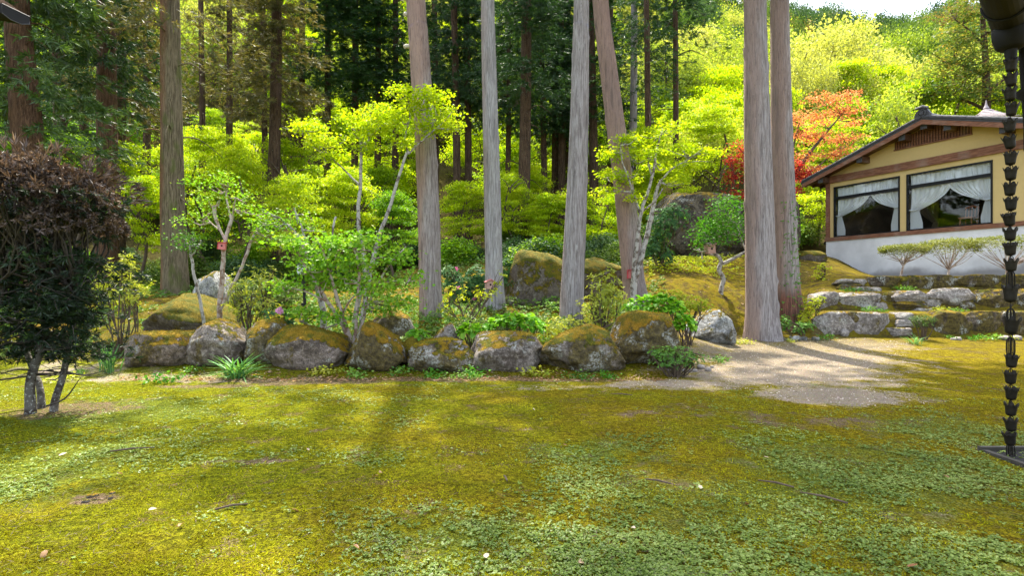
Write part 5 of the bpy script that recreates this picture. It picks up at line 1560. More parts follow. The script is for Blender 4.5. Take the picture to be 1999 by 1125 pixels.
def chair(label, s, y):
    t = thing('chair', label, 'chair', (0, 0, 0))
    t.parent = None
    c = np.array([HC[0], HC[1]]) + HD * s + np.array([-HD[1], HD[0]]) * y
    t.location = (c[0], c[1], 3.64)
    t.rotation_euler = (0, 0, HROT)
    MB().box((-.22, -.22, .42), (.22, .22, .47)).build('seat', M['chair'], t)
    bk = MB()
    for i in range(5):
        bk.tube([(-.2 + .1 * i, .2, .47), (-.2 + .1 * i, .24, .85)], .012, 6)
    bk.tube([(-.22, .24, .84), (0, .26, .9), (.22, .24, .84)], .03, 8)
    bk.build('backrest', M['chair'], t)
    for a in (-.19, .19):
        for b in (-.19, .19):
            MB().tube([(a, b, 0), (a * .95, b * .95, .42)], .018, 6).build('leg', M['chair'], t)
chair('varnished wooden chair just visible behind the bigger window', 5.0, 0.8)

# pavilion with a pyramid roof beyond the ridge
pv = thing('pavilion', 'small pavilion with a pale grey pyramid roof and spike showing above the house ridge', 'pavilion', (*XZ(1925, 240, 36)[:2], 3.0))
apex = XZ(1921, 210, 36)[2] - 3.0
rf = MB()
e = 1.9
for k in range(4):
    a0, a1 = k * math.pi / 2 + .5, (k + 1) * math.pi / 2 + .5
    P0, P1 = np.array([e * math.cos(a0), e * math.sin(a0), apex - 1.0]), np.array([e * math.cos(a1), e * math.sin(a1), apex - 1.0])
    ap = np.array([0, 0, apex + 0.02])
    n = 9
    for i in range(n):
        f0, f1 = i / n, (i + 1) / n
        cv = lambda f: -0.12 * math.sin(f * math.pi)
        q = [P0 * (1 - f0) + ap * f0, P1 * (1 - f0) + ap * f0, P1 * (1 - f1) + ap * f1, P0 * (1 - f1) + ap * f1]
        for m_, f in zip(q, (f0, f0, f1, f1)):
            m_[2] += cv(f)
        q[0] = q[0] + np.array([0, 0, .03]); q[1] = q[1] + np.array([0, 0, .03])
        rf.add(q, [(0, 1, 2, 3)])
pr = rf.build('roof', M['slate'], pv)
MB().tube([(0, 0, apex - .05), (0, 0, apex + .16), (0, 0, apex + .5)], [.16, .07, .01], 10).build('finial', M['slate'], pr)
for k in range(4):
    a0 = k * math.pi / 2 + .5
    MB().tube([(1.4 * math.cos(a0), 1.4 * math.sin(a0), -1), (1.4 * math.cos(a0), 1.4 * math.sin(a0), apex - .95)], .08, 8).build('post', M['wood'], pv)

# ------------------------------------------------------------------ eaves, gutter, rain chain and drain of the near building
CH = XZ(1973, 895, 4.97)                   # foot of the rain chain
GZ = 3.78
gt = thing('roof_gutter', 'black metal eaves gutter with a collector box at the top right corner of the picture', 'gutter', (CH[0], CH[1], GZ))
dr = np.array([-0.72, -0.70, 0])
nr = np.array([-dr[1], dr[0], 0])
def half_pipe(b, a, c, r, th=0.012, n=14):
    V = []
    for p in (a, c):
        for rr in (r, r - th):
            for i in range(n + 1):
                an = math.pi + i / n * math.pi
                V.append(p + nr * math.cos(an) * rr + np.array([0, 0, math.sin(an) * rr]))
    m = n + 1
    F_ = []
    for i in range(n):
        F_ += [(i, i + 1, 2 * m + i + 1, 2 * m + i), (m + i, 3 * m + i, 3 * m + i + 1, m + i + 1), (i, m + i, m + i + 1, i + 1), (2 * m + i, 2 * m + i + 1, 3 * m + i + 1, 3 * m + i)]
    b.add(V, F_)
g0 = np.array([0.05, 0.05, 0.12])
gb = MB()
half_pipe(gb, g0 + dr * -0.25, g0 + dr * 3.4, 0.15)
gb.build('trough', M['gutter_metal'], gt)
for f in (0.45, 1.3, 2.2):
    c = g0 + dr * f
    rim = [c + nr * math.cos(a) * 0.158 + np.array([0, 0, math.sin(a) * 0.158]) for a in np.linspace(math.pi, 2 * math.pi, 12)]
    MB().tube(rim, 0.012, 6).build('bracket', M['gutter_metal'], gt)
bx = MB()
pr_ = [(0.0, .125), (-.02, .135), (-.09, .13), (-.17, .105), (-.19, .085), (-.2, .04)]
p, r = [np.array([0, 0, a + .02]) for a, _ in pr_], [q for _, q in pr_]
bx.tube(p, r, 18)
bx.tube([(0, 0, -.17), (0, 0, -.30)], [.05, .035], 12)
bx.build('collector_box', M['gutter_metal'], gt, True)
dp = MB()
dp.tube([(0.14, 0.02, .05), (0.18, 0.05, -.35), (0.26, 0.1, -.8), (0.4, .25, -1.0)], .045, 12)
dp.build('downpipe', M['gutter_metal'], gt, True)
MB().tube([(0.125, 0.03, -.56), (0.29, 0.1, -.54)], .05, 10).build('pipe_clip', M['bronze'], gt)
# eaves above the gutter
ev = thing('roof_eaves', 'dark boarded roof eaves above the gutter at the top right edge', 'roof', (CH[0] + .3, CH[1] + .1, GZ + .25))
MB().add([np.array([0.1, 0.2, 0]), np.array([0.1, 0.2, 0]) + dr * 3.6, np.array([0.1, 0.2, 0]) + dr * 3.6 - nr * -2.2 + np.array([0, 0, .5]), np.array([0.1, .2, 0]) - nr * -2.2 + np.array([0, 0, .5]),
          np.array([0.1, 0.2, .08]), np.array([0.1, 0.2, .08]) + dr * 3.6, np.array([0.1, 0.2, .08]) + dr * 3.6 - nr * -2.2 + np.array([0, 0, .5]), np.array([0.1, .2, .08]) - nr * -2.2 + np.array([0, 0, .5])],
         [(0, 1, 2, 3), (4, 7, 6, 5), (0, 4, 5, 1), (1, 5, 6, 2), (2, 6, 7, 3), (3, 7, 4, 0)]).build('soffit_board', M['wood_dark'], ev)
lg = XZ(0, 25, 4.4)
le = thing('roof_gutter', 'dark metal gutter end with a pale rim at the top left corner of the picture', 'gutter', lg)
k = 4.4 / F
lv = []
for dx, dy in ((-1.5, -.9), (20 * k, 0.0)):
    for (a, z) in ((-.05, -.022), (.0, -.05), (.07, -.055), (.12, -.03), (.12, .03), (-.05, .05)):
        lv.append((dx + (a * .4 if dx > 0 else 0), dy + a, z))
n = 6
MB().add(lv, [(i, (i + 1) % n, n + (i + 1) % n, n + i) for i in range(n)]).add(lv[n:], [(0, 1, 2, 3), (0, 3, 4, 5)]).build('trough', M['gutter_metal'], le)
MB().tube([np.array(q) for q in lv[n:]] + [np.array(lv[n])], .004, 6).build('end_rim', M['tile'], le)
MB().add([(-1.5, -1.0, .06), (.02, -.06, .06), (-.1, .3, .1), (-1.6, -.6, .1), (-1.5, -1.0, .12), (.02, -.06, .12), (-.1, .3, .16), (-1.6, -.6, .16)], [(0, 1, 2, 3), (4, 7, 6, 5), (0, 4, 5, 1), (1, 5, 6, 2), (2, 6, 7, 3), (3, 7, 4, 0)]).build('eaves_board', M['wood_dark'], le)

rc = thing('rain_chain', 'dark bronze rain chain of tulip-shaped cups hanging from the gutter to the drain', 'rain chain', (CH[0], CH[1], CH[2]))
def cup_mesh():
    b = MB()
    n = 40
    prof = [(0.0, .020), (.006, .031), (.02, .035), (.05, .038), (.08, .042), (.105, .048)]
    V = []
    for off in (0.0, -.003):
        for j, (z, r) in enumerate(prof):
            for i in range(n):
                a = i / n * 2 * np.pi
                zz = z
                rr = r + off
                if j >= 4:
                    pk = abs(math.sin(a * 3)) ** 1.0
                    zz = z - (1 - pk) * (0.026 if j == 5 else 0.004) + (0.008 * pk if j == 5 else 0)
                    rr += .005 * pk if j == 5 else 0
                V.append((rr * math.cos(a), rr * math.sin(a), zz))
    m = len(prof)
    F_ = []
    for s_ in range(2):
        o = s_ * m * n
        for j in range(m - 1):
            for i in range(n):
                q = (o + j * n + i, o + j * n + (i + 1) % n, o + (j + 1) * n + (i + 1) % n, o + (j + 1) * n + i)
                F_.append(q if s_ == 0 else q[::-1])
    for i in range(n):
        F_.append(((m - 1) * n + i, (m - 1) * n + (i + 1) % n, (2 * m - 1) * n + (i + 1) % n, (2 * m - 1) * n + i))
    b.add(V, F_)
    return b.mesh('cup', M['bronze'], True)
def loop_pts(w, z0, z1, ang, n=16):
    out = []
    for i in range(n + 1):
        t = i / n * 2 * math.pi
        x = w * math.sin(t)
        x = math.copysign(min(abs(x) * 1.25, w), x)
        z = (z0 + z1) / 2 - (z1 - z0) / 2 * math.cos(t)
        out.append((x * math.cos(ang), x * math.sin(ang), z))
    return out
CUP = cup_mesh()
def cage_mesh(w, z0, z1):
    b = MB()
    for k_ in range(4):
        b.tube(loop_pts(w, z0, z1, k_ * math.pi / 4), .0042, 5, cap=False)
    b.tube(loop_pts(.014, z1 - .01, z1 + .035, .4, 12), .004, 5, cap=False)
    return b.mesh('wire_cage', M['bronze'], True)
SHORT = cage_mesh(.028, -.002, .098)
LONG = cage_mesh(.03, -.09, .09)
kc = 4.97 / F
def cz_(py):
    return XZ(1973, py, 4.97)[2] - CH[2]
cups = [140, 168, 196, 226, 258, 290, 322, 352, 382, 411, 441, 470, 499, 530, 590, 652, 718, 750, 781, 812, 842, 870]
cages = [548, 622, 678, 886]
for i, py in enumerate(cups):
    c = link('cup', CUP, rc)
    c.location = (RS.normal() * .003, RS.normal() * .003, cz_(py))
    c.rotation_euler = (RS.normal() * .05, RS.normal() * .05, RS.uniform(0, 6.28))
    c.scale = (1.05, 1.05, 1.05) if py not in (590, 652) else (1.25, 1.25, 1.4)
    l = link('wire_loop', SHORT, rc)
    l.location = c.location
    l.rotation_euler = (0, 0, RS.uniform(0, 6.28))
for py in cages:
    l = link('wire_cage', LONG, rc)
    l.location = (0, 0, cz_(py))
    l.rotation_euler = (0, 0, RS.uniform(0, 6.28))
MB().tube([(0, 0, cz_(900)), (0, 0, cz_(118))], .003, 5).build('core_wire', M['bronze'], rc)

dn = thing('drain', 'sunken dark drain trough with a stone rim below the rain chain', 'drain', (CH[0], CH[1], 0))
b = MB()
for lo, hi in (((-.13, -1.2, -.2), (-.08, .15, .03)), ((-.13, .15, -.2), (.7, .2, .05)), ((.5, -1.2, -.2), (.55, .15, .04))):
    b.box(lo, hi)
b.build('rim', M['drain'], dn)
MB().box((-.078, -1.2, .004), (.498, .148, .02)).build('basin_shade_plate', M['hole'], dn)  # flat plate painted black for the shade down in the trough

# ------------------------------------------------------------------ garden lamp and nest boxes
ky = 12.0 / F
lp = XZ(597, 700, 12.0)
lp[2] = hz(lp[0], lp[1])
la = thing('garden_lamp', 'slim black garden lamp post with a frosted head beside the leaning white trunk', 'lamp', lp)
zt = XZ(590, 545, 12.0)[2] - lp[2]
MB().tube([(0, 0, -.1), (-.01, 0, .5), (-.05, 0, zt)], .034, 12).tube([(-.045, 0, zt * .55 - .04), (-.045, 0, zt * .55 + .04)], .055, 12).build('post', M['black_metal'], la, True)
MB().tube([(-.05, 0, zt - .02), (-.05, 0, zt + .03), (-.05, 0, zt + .1)], [.06, .13, .145], 16).build('socket', M['black_metal'], la, True)
MB().tube([(-.05, 0, zt + .1), (-.05, 0, zt + .3)], [.135, .12], 16).build('lamp_glass', M['lamp_glass'], la, True)
MB().tube([(-.05, 0, zt + .3), (-.05, 0, zt + .34), (-.05, 0, zt + .4)], [.15, .14, .03], 16).build('cap', M['black_metal'], la, True)

def nest_box(label, px, py, Y, s, face, roof, rot, tilt, kind='gable'):
    p = XZ(px, py, Y)
    t = thing('nest_box', label, 'nest box', p, None, rot)
    t.rotation_euler = (0, tilt, rot)
    MB().prism([(-s, -s), (s, -s), (s, s * .75), (0, s * 1.35), (-s, s * .75)] if kind == 'gable' else [(-s, -s), (s, -s), (s, s * 1.1), (-s, s * .9)], 1, -s * .8, s * .9).build('box', face, t)
    ri = [(s * .3 * math.cos(a), -s * .81, s * .12 + s * .3 * math.sin(a)) for a in np.linspace(0, 2 * math.pi, 13)]
    MB().tube([(0, -s * .83, s * .12), (0, -s * .805, s * .12)], s * .27, 14).build('hole_shade_disc', M['hole'], t)  # flat black disc, paints the shade inside the opening
    r = MB()
    if kind == 'gable':
        for sg in (-1, 1):
            r.prism([(0, s * 1.38), (sg * s * 1.3, s * .62), (sg * s * 1.3, s * .78), (0, s * 1.56)][::sg], 1, -s * 1.15, s * 1.0)
    else:
        r.prism([(-s * 1.2, s * .92), (s * 1.2, s * 1.12), (s * 1.2, s * 1.28), (-s * 1.2, s * 1.08)], 1, -s * 1.2, s)
    r.build('roof', roof, t)
    if kind == 'flank':
        MB().box((-s * 1.16, -s * .9, -s * 1.05), (-s * 1.01, s * .9, s * .9)).build('side_panel', roof, t)
    return t
nest_box('pink-fronted nest box with a red side on the thin rosy-barked tree', 434, 481, 11.95, .07, M['box_pink'], M['box_red'], .25, .12, 'flank')
nest_box('pink-roofed nest box fixed to the silver-grey cedar trunk', 956, 557, 14.3, .1, M['box_wood'], M['box_pink'], .3, 0.05, 'gable')
nest_box('red nest box half hidden behind the white maple stems', 1234, 536, 15.0, .11, M['box_pink'], M['box_red'], -.1, 0, 'flank')
nb = nest_box('pale wooden nest box with a round black hole in the glossy-leaved tree', 1386, 487, 16.4, .12, M['box_wood'], M['box_wood'], .25, -.08, 'flat')
fd = thing('bird_feeder', 'little white perch shelf on a stick left of the pale nest box', 'bird feeder', XZ(1370, 492, 16.4))
MB().box((-.12, -.06, 0), (.1, .06, .025)).build('shelf', M['stub'], fd)
MB().tube([(0.0, 0, 0), (.01, 0, -.2)], .02, 6).build('stick', M['stub'], fd)

# ------------------------------------------------------------------ garden plants
def plant_base(px, py, Y):
    p = XZ(px, py, Y)
    p[2] = hz(p[0], Y)
    return p
def leaf_piece(L, Wd, n=4, curl=0.25, fold=0.15):
    V = []
    for i in range(n + 1):
        t = i / n
        wd = Wd * math.sin(math.pi * min(1, (t * 0.9 + 0.06))) ** 0.7
        z = -curl * L * t * t + 0.08 * L * t
        V += [(-wd / 2, t * L, z + fold * wd), (0, t * L, z), (wd / 2, t * L, z + fold * wd)]
    Fc = []
    for i in range(n):
        for j in (0, 1):
            Fc.append((i * 3 + j, i * 3 + j + 1, i * 3 + j + 4, i * 3 + j + 3))
    return np.array(V), Fc
HYL = MB().add(*leaf_piece(.13, .095)).mesh('leaf', M['hydrangea'], True)
def hydrangea(label, px, py, rx, ry, Y, n, slump=0.0, pyb=None):
    k = Y / F
    t = thing('hydrangea_bush', label, 'hydrangea', plant_base(px, pyb or (py + ry), Y), 'bright green hydrangeas behind the boulders')
    c = rel(XZ(px, py, Y), t.location)
    st = MB()
    for i in range(n):
        u = runit(1)[0]
        u[2] = abs(u[2]) - .1
        if RS.random() < 0.7:
            u[1] = -abs(u[1])
        e = c + u * np.array([rx, rx * .8, ry * 1.0]) * k * RS.uniform(.75, 1.05)
        e[2] -= slump * max(0.0, u[0]) ** 2 * rx * k
        o = link('leaf', HYL, t)
        o.location = e
        q = RS.uniform(.6, 1.15)
        o.scale = (q, q, q)
        az = math.atan2(u[1], u[0]) - math.pi / 2 + RS.normal() * .8
        o.rotation_euler = (RS.normal() * .4 + .15 - .5 * (1 - u[2]), RS.normal() * .35, az)
        if i % 6 == 0:
            s = np.array([c[0] * .6 + e[0] * .3, e[1] * .3, -.05])
            st.tube([s, (s + e) / 2 + RS.normal(size=3) * .03, e], [.009, .007, .004], 5, cap=False)
    st.build('stem', M['twig'], t)
    return t
hydrangea('bright green hydrangea mound above the pale bare boulder, right of the silver-grey cedar', 1008, 634, 54, 24, 11.0, 270, 0.1)
hydrangea('smaller bright green hydrangea left of the silver-grey cedar foot', 926, 648, 34, 18, 10.9, 140)
hydrangea('largest bright hydrangea spilling over the back of the tallest boulder', 1280, 602, 62, 30, 11.4, 300, 0.35)
hydrangea('small bright hydrangea spilling down beside the tallest boulder towards the path', 1334, 636, 22, 24, 11.0, 95, 0.2)
hydrangea('tiny hydrangea sprig between the pyramid boulder and the reddish cedar', 818, 655, 17, 16, 10.5, 40)

def rosette_shrub(name, label, cat, Y, blobs, n, k_leaf, L, Wd, mat, stems=8, base=None, group=None, spread=.8, droop=.1, up=.5, flowers=0, fm=None, bark='twig'):
    k = Y / F
    bx_, by_ = base
    t = thing(name, label, cat, plant_base(bx_, by_, Y), group)
    cs, ax = [], []
    tot = sum(b[2] * b[3] for b in blobs)
    for (px, py, rx, ry) in blobs:
        m = max(3, int(n * rx * ry / tot))
        u = runit(m) * RS.random((m, 1)) ** .35
        cs.append(rel(XZ(px, py, Y), t.location) + u * np.array([rx, rx * .9, ry]) * k)
        ax.append(u * .8 + np.array([0, -.15, up]))
    cs, ax = np.concatenate(cs), np.concatenate(ax)
    stuff(MB().quads(rosettes(cs, ax, k_leaf, L, Wd, spread, droop)).build('foliage', mat, t))
    st = MB()
    for i in range(stems):
        e = cs[RS.integers(0, len(cs))]
        s = RS.normal(size=3) * np.array([.06, .06, 0])
        m = s * .5 + e * .5 + RS.normal(size=3) * .08
        p, r = smooth_path([s - np.array([0, 0, .1]), m, e], [.014, .01, .004], .12)
        st.tube(p, r, 5, cap=False)
        for q in range(4):
            e2 = cs[np.argsort(np.linalg.norm(cs - e, axis=1))[RS.integers(1, min(9, len(cs)))]]
            st.tube([m, (m + e2) / 2 + np.array([0, 0, .02]), e2], [.007, .005, .003], 4, cap=False)
    st.build('stem', M[bark], t)
    if flowers:
        for i in range(flowers):
            j = RS.integers(0, len(cs))
            c = cs[j] + np.array([0, -.1, .05])
            fl = rosettes(np.tile(c, (6, 1)) + RS.normal(size=(6, 3)) * .025, np.tile([0, -.7, .5], (6, 1)) + RS.normal(size=(6, 3)) * .5, 5, .045, .035, .75)
            MB().quads(fl).build('flower', fm, t)
    return t
rosette_shrub('rhododendron', 'dark rhododendron with pink buds between the reddish and silver cedars', 'rhododendron', 15.6, [(900, 560, 36, 34), (930, 545, 26, 32), (895, 590, 26, 18), (925, 590, 26, 22), (880, 540, 20, 24)], 260, 9, .17, .05, M['rhodo'], 10, (912, 640), None, .85, .3, .4, 9, M['pink'])
rosette_shrub('rhododendron', 'dark rhododendron with pink flowers right of the silver-grey cedar', 'rhododendron', 15.4, [(1010, 560, 28, 34), (1022, 590, 26, 22), (990, 530, 18, 26), (985, 600, 20, 22), (1035, 610, 18, 16)], 260, 9, .17, .05, M['rhodo'], 10, (1005, 640), None, .85, .3, .4, 13, M['pink'])
rosette_shrub('rhododendron', 'low rhododendron with two pale pink blooms behind the mossy mantled boulder', 'rhododendron', 10.6, [(545, 640, 26, 22), (530, 612, 20, 14), (560, 620, 16, 14)], 26, 8, .13, .035, M['rhodo'], 7, (545, 680), None, .8, .15, .5, 0)
for nm, px, py in (('flower', 545, 608), ('flower', 544, 635)):
    o_ = bpy.data.objects['rhododendron.002']
    c = rel(XZ(px, py, 10.4), o_.location)
    MB().quads(rosettes(np.tile(c, (14, 1)) + RS.normal(size=(14, 3)) * .03, runit(14) + np.array([0, -.6, .4]), 5, .045, .036, .75)).build('flower', M['petal_pale'], o_)
AZ = 'loose yellow-green azaleas with new shoots'
rosette_shrub('azalea', 'loose yellow-green azalea beside the right edge of the brown-topped bush', 'azalea', 10.6, [(230, 540, 34, 40), (215, 590, 30, 24), (260, 575, 28, 24), (245, 510, 16, 24), (280, 560, 18, 20), (200, 560, 20, 20)], 255, 6, 0.094, 0.027, M['azalea'], 16, (240, 668), AZ, .75, 0)
rosette_shrub('azalea', 'wispy yellow-green azalea between the two right-leaning grey cedars', 'azalea', 11.6, [(1180, 560, 34, 40), (1160, 600, 36, 26), (1200, 585, 30, 30), (1190, 625, 34, 22)], 323, 6, 0.088, 0.025, M['azalea'], 18, (1178, 655), AZ, .75, 0)
rosette_shrub('azalea', 'thin twiggy azalea just right of the rosy-barked nest box tree', 'azalea', 11.5, [(480, 560, 40, 44), (510, 610, 40, 36), (460, 600, 26, 30), (520, 540, 30, 24)], 323, 6, 0.075, 0.024, M['azalea'], 20, (490, 665), AZ, .75, 0)
rosette_shrub('azalea', 'sparse lime azalea twigs crossing in front of the silver-grey cedar foot', 'azalea', 12.8, [(890, 575, 34, 26), (945, 570, 24, 20), (975, 545, 14, 26), (875, 600, 26, 16), (965, 575, 16, 12)], 70, 7, .085, .026, M['lime'], 14, (905, 640), AZ, .75, 0)
rosette_shrub('azalea', 'low yellow azalea at the foot of the leaning grey cedar', 'azalea', 11.2, [(1090, 640, 40, 20), (1130, 625, 26, 16), (1215, 640, 24, 18)], 187, 6, 0.069, 0.021, M['azalea'], 10, (1120, 660), AZ, .75, 0)
rosette_shrub('shrub', 'feathery pale green shrub on the gravel in front of the tallest boulder', 'shrub', 9.5, [(1318, 692, 46, 16), (1290, 690, 26, 14), (1350, 700, 30, 12), (1310, 708, 44, 12)], 480, 7, .04, .016, M['fern'], 26, (1318, 722), None, .7, 0, .7)
rosette_shrub('shrub', 'low lime-leaved spreading shrub behind the largest hydrangea', 'shrub', 12.6, [(1345, 590, 40, 14), (1310, 578, 30, 12), (1370, 600, 26, 10)], 420, 6, .05, .025, M['lime'], 12, (1345, 612), None, .8, 0, .8)
rosette_shrub('shrub', 'dark shrub with drooping leaves in the cleft left of the cliff', 'shrub', 19.0, [(1290, 440, 34, 36), (1275, 480, 26, 30), (1320, 420, 28, 26), (1300, 500, 20, 18)], 260, 8, .16, .05, M['rhodo'], 12, (1290, 540), None, .85, .35, .3)
rosette_shrub('shrub', 'compact lime bush between the cedar with the ivy foot and the terrace wall', 'shrub', 14.9, [(1582, 600, 18, 20), (1570, 620, 16, 14), (1600, 585, 12, 10)], 150, 6, .07, .035, M['lime'], 8, (1582, 640), None, .8, 0, .6)
rosette_shrub('shrub', 'blue-green low bush at the left foot of the lowest terrace wall', 'shrub', 14.2, [(1572, 636, 22, 9), (1560, 645, 14, 7), (1533, 630, 14, 16)], 150, 6, .06, .03, M['fern'], 8, (1570, 652), None, .8, 0, .7)
rosette_shrub('shrub', 'tiny clipped dark ball shrub in front of the lowest terrace wall', 'shrub', 14.2, [(1802, 624, 25, 9), (1800, 634, 20, 6)], 420, 6, .035, .014, M['broad'], 14, (1800, 656), None, .8, 0, .7)
rosette_shrub('shrub', 'young leafy shoots on the mossy slope right of the cedar with the ivy foot', 'shrub', 18.0, [(1605, 525, 18, 12), (1598, 545, 14, 10)], 60, 7, .09, .03, M['lime'], 8, (1605, 560), None, .75, 0, .7)
HEDGE = rosette_shrub('hedge', 'dense dark low hedge bank behind the rosy-barked nest box tree', 'hedge', 14.6, [(520, 560, 60, 18), (460, 570, 50, 18), (560, 575, 40, 16), (500, 590, 60, 16)], 1500, 6, .06, .028, M['broad'], 30, (510, 620), None, .8, 0, .7)

BLADE = {}
def blade(L, Wd, curl):
    return MB().add(*leaf_piece(L, Wd, 6, curl, .2)).mesh('leaf', M['strap'], True)
def tuft(name, label, cat, px, py, Y, n, L, Wd, curl, lean):
    t = thing(name, label, cat, plant_base(px, py, Y))
    ms = [blade(L * q, Wd, c) for q, c in ((1.0, curl), (.8, curl * 1.2), (.9, curl * .6))]
    for i in range(n):
        o = link('leaf', ms[i % 3], t)
        o.location = (RS.normal() * .06, RS.normal() * .05, -.01)
        q = RS.uniform(.75, 1.15)
        o.scale = (q, q, q)
        o.rotation_euler = (math.radians(90) - abs(RS.normal()) * lean - .1, 0, RS.uniform(0, 6.28))
    return t
tuft('iris_clump', 'upright clump of narrow green iris leaves beside the flat-topped boulder', 'iris', 210, 708, 9.7, 46, .52, .022, .12, .22)
tuft('daylily_clump', 'arching strap-leaved clump on the lawn in front of the mossy sloping boulder', 'daylily', 463, 728, 9.3, 85, .5, .03, .8, .75)
tuft('grass_tuft', 'arching grass tuft beside the dark ball shrub at the lowest terrace', 'grass tuft', 1785, 658, 13.6, 40, .3, .014, .6, .5)

GCV = crown_mesh('foliage', blob_leaves([((0, 0, .05), (.22, .2, .07), 140)], .05, .038, .05, 8), M['fern'])
for i, (px, py, Y) in enumerate([(895, 735, 9.3), (850, 728, 9.35), (925, 738, 9.25), (1050, 722, 9.5), (1130, 733, 9.3), (1190, 730, 9.35), (700, 720, 9.4), (640, 718, 9.6), (785, 690, 9.6), (930, 720, 9.45), (1400, 700, 11.2), (1450, 658, 13.6), (1690, 590, 15.4), (1660, 560, 16.2), (1690, 556, 16.4), (1830, 596, 15.4), (1860, 655, 14.3), (1900, 652, 14.2), (1935, 650, 14.2), (1975, 655, 14.2), (1870, 600, 15.3), (1760, 565, 16.6), (1775, 560, 16.4), (120, 735, 9.0), (150, 720, 9.6), (320, 745, 8.9), (375, 715, 9.7), (1545, 660, 13.8), (1610, 655, 14.2), (1720, 605, 15.2)]):
    p = plant_base(px, py, Y)
    t = thing('ground_plant', 'small low green plant growing at the foot of the stones', 'plant', p, 'small plants at the foot of the stones', RS.uniform(0, 6.28))
    o = stuff(link('foliage', GCV, t))
    q = RS.uniform(.6, 1.3)
    o.scale = (q, q, q)
    setmat(o, M[['fern', 'camellia', 'hydrangea', 'azalea'][i % 4] if i % 4 != 2 else 'fern'])

# flat-topped clipped shrubs on the top terrace
def umbrella_shrub(label, px0, px1, pyt, pyb, stem, Y):
    k = Y / F
    t = thing('clipped_shrub', label, 'shrub', plant_base(stem[0], stem[1], Y), 'umbrella-clipped shrubs on the top terrace')
    n = 2300
    px = RS.uniform(px0, px1, n)
    u = (px - px0) / (px1 - px0)
    hgt = pyb - pyt
    edge = np.sqrt(np.clip(1 - (2 * u - 1) ** 4, 0, 1))
    top = pyt + (1 - edge) * hgt * .6
    py = top + np.abs(RS.normal(size=n)) * hgt * .33 * edge
    X = (px - 999.5) * k
    dy = RS.uniform(-1, 1, n) * 34 * k * edge
    cs = np.stack([X, Y + dy, CAMH - (py - 562.5) * k + .01 * RS.normal(size=n)], 1) - np.array(t.location)
    stuff(MB().quads(rosettes(cs, np.tile([0, 0, 1.0], (n, 1)) + RS.normal(size=(n, 3)) * .5, 5, .04, .018, .75)).build('foliage', M['clipped'], t))
    b = MB()
    s0 = np.array([0, 0, -.1])
    f = rel(XZ(stem[2], stem[3], Y), t.location)
    p, r = smooth_path([s0, f * .5 + np.array([.01, 0, 0]), f], [.035, .028, .022], .05)
    b.tube(p, r, 8, .2)
    for i in range(26):
        e = cs[RS.integers(0, n)] - np.array([0, 0, .06])
        m = f + (e - f) * .55 + np.array([0, 0, -.06]) + RS.normal(size=3) * .02
        s = f * RS.uniform(.55, 1.0)
        p, r = smooth_path([s, m, e], [.014, .009, .003], .06)
        b.tube(p, r, 5, cap=False)
    b.build('trunk', M['rosy_pale_bark'], t, True)
umbrella_shrub('smallest umbrella-clipped shrub, at the left end of the top terrace', 1722, 1808, 478, 505, (1757, 537, 1767, 508), 17.3)
umbrella_shrub('middle umbrella-clipped shrub with a fan of bare stems below its flat top', 1800, 1908, 467, 505, (1850, 537, 1853, 522), 17.3)
umbrella_shrub('largest umbrella-clipped shrub behind the rain chain', 1893, 2075, 461, 500, (1965, 537, 1965, 518), 17.2)

# ------------------------------------------------------------------ small things on the ground
PEB = [MB().add(*rock_verts(1, 1, .7, 900 + i, 2.6, 3, None, 6)).mesh('stone', M['pebble'], True) for i in range(3)]
def pebble(label, group, x, y, s, mat=None, name='stone'):
    o = link(name, PEB[RS.integers(0, 3)])
    o.location = (x, y, hz(x, y) - .1 * s)
    o.scale = (s * RS.uniform(.8, 1.4), s * RS.uniform(.7, 1.1), s * RS.uniform(.6, 1.0))
    o.rotation_euler = (0, 0, RS.uniform(0, 6.28))
    if mat:
        setmat(o, mat)
    tag(o, label, 'stone', group)
for (px, py, s) in [(1292, 720, .1), (1318, 724, .12), (1335, 726, .09), (1352, 727, .13), (1368, 722, .14), (1382, 726, .12), (1340, 720, .1), (1275, 716, .13), (1305, 728, .07), (1390, 720, .09)]:
    Y = CAMH * F / (py - 562.5)
    pebble('small stone lying along the gravel edge below the tallest boulder', 'small stones along the gravel edge', (px - 999.5) * Y / F, Y, s)
for (px, py, s) in [(1536, 650, .22), (1552, 646, .25), (1566, 641, .2), (1592, 640, .2)]:
    Y = 14.1
    pebble('whitish stone between the thickest cedar and the lowest terrace wall', 'whitish stones beside the thickest cedar', (px - 999.5) * Y / F, Y, s, M['rock_white'])
for (px, py, s) in [(1862, 655, .16), (1870, 650, .2), (1962, 650, .3), (1985, 652, .25)]:
    Y = 14.2
    pebble('loose grey stone at the foot of the mossy stretch of the lowest terrace wall', 'loose stones at the foot of the terrace', (px - 999.5) * Y / F, Y, s)
for i in range(9):
    pebble('dark stone bedded in the bare soil patch on the lawn', 'stones in the bare soil patch', -2.95 + RS.normal() * .07, 4.0 + RS.normal() * .05, RS.uniform(.025, .05), M['rock'])
FLM = [MB().add(*leaf_piece(.045, .026, 3, c, .2)).mesh('fallen_leaf', M['dryleaf'], True) for c in (.3, -.2, .6)]
FL = [(738, 935, 1), (1368, 955, 1), (1455, 990, 1), (570, 1003, 1), (130, 888, 1), (740, 930, 1), (1840, 934, 1), (1770, 1118, 1), (290, 1003, 0), (1040, 800, 0), (600, 880, 0), (860, 900, 0), (350, 1040, 1), (950, 1090, 1), (1240, 1040, 0), (1600, 1030, 0), (420, 960, 0), (690, 1075, 0), (1130, 1110, 1), (1500, 900, 0), (90, 1085, 1), (1690, 950, 0), (1100, 870, 0), (770, 830, 0), (230, 930, 0)]
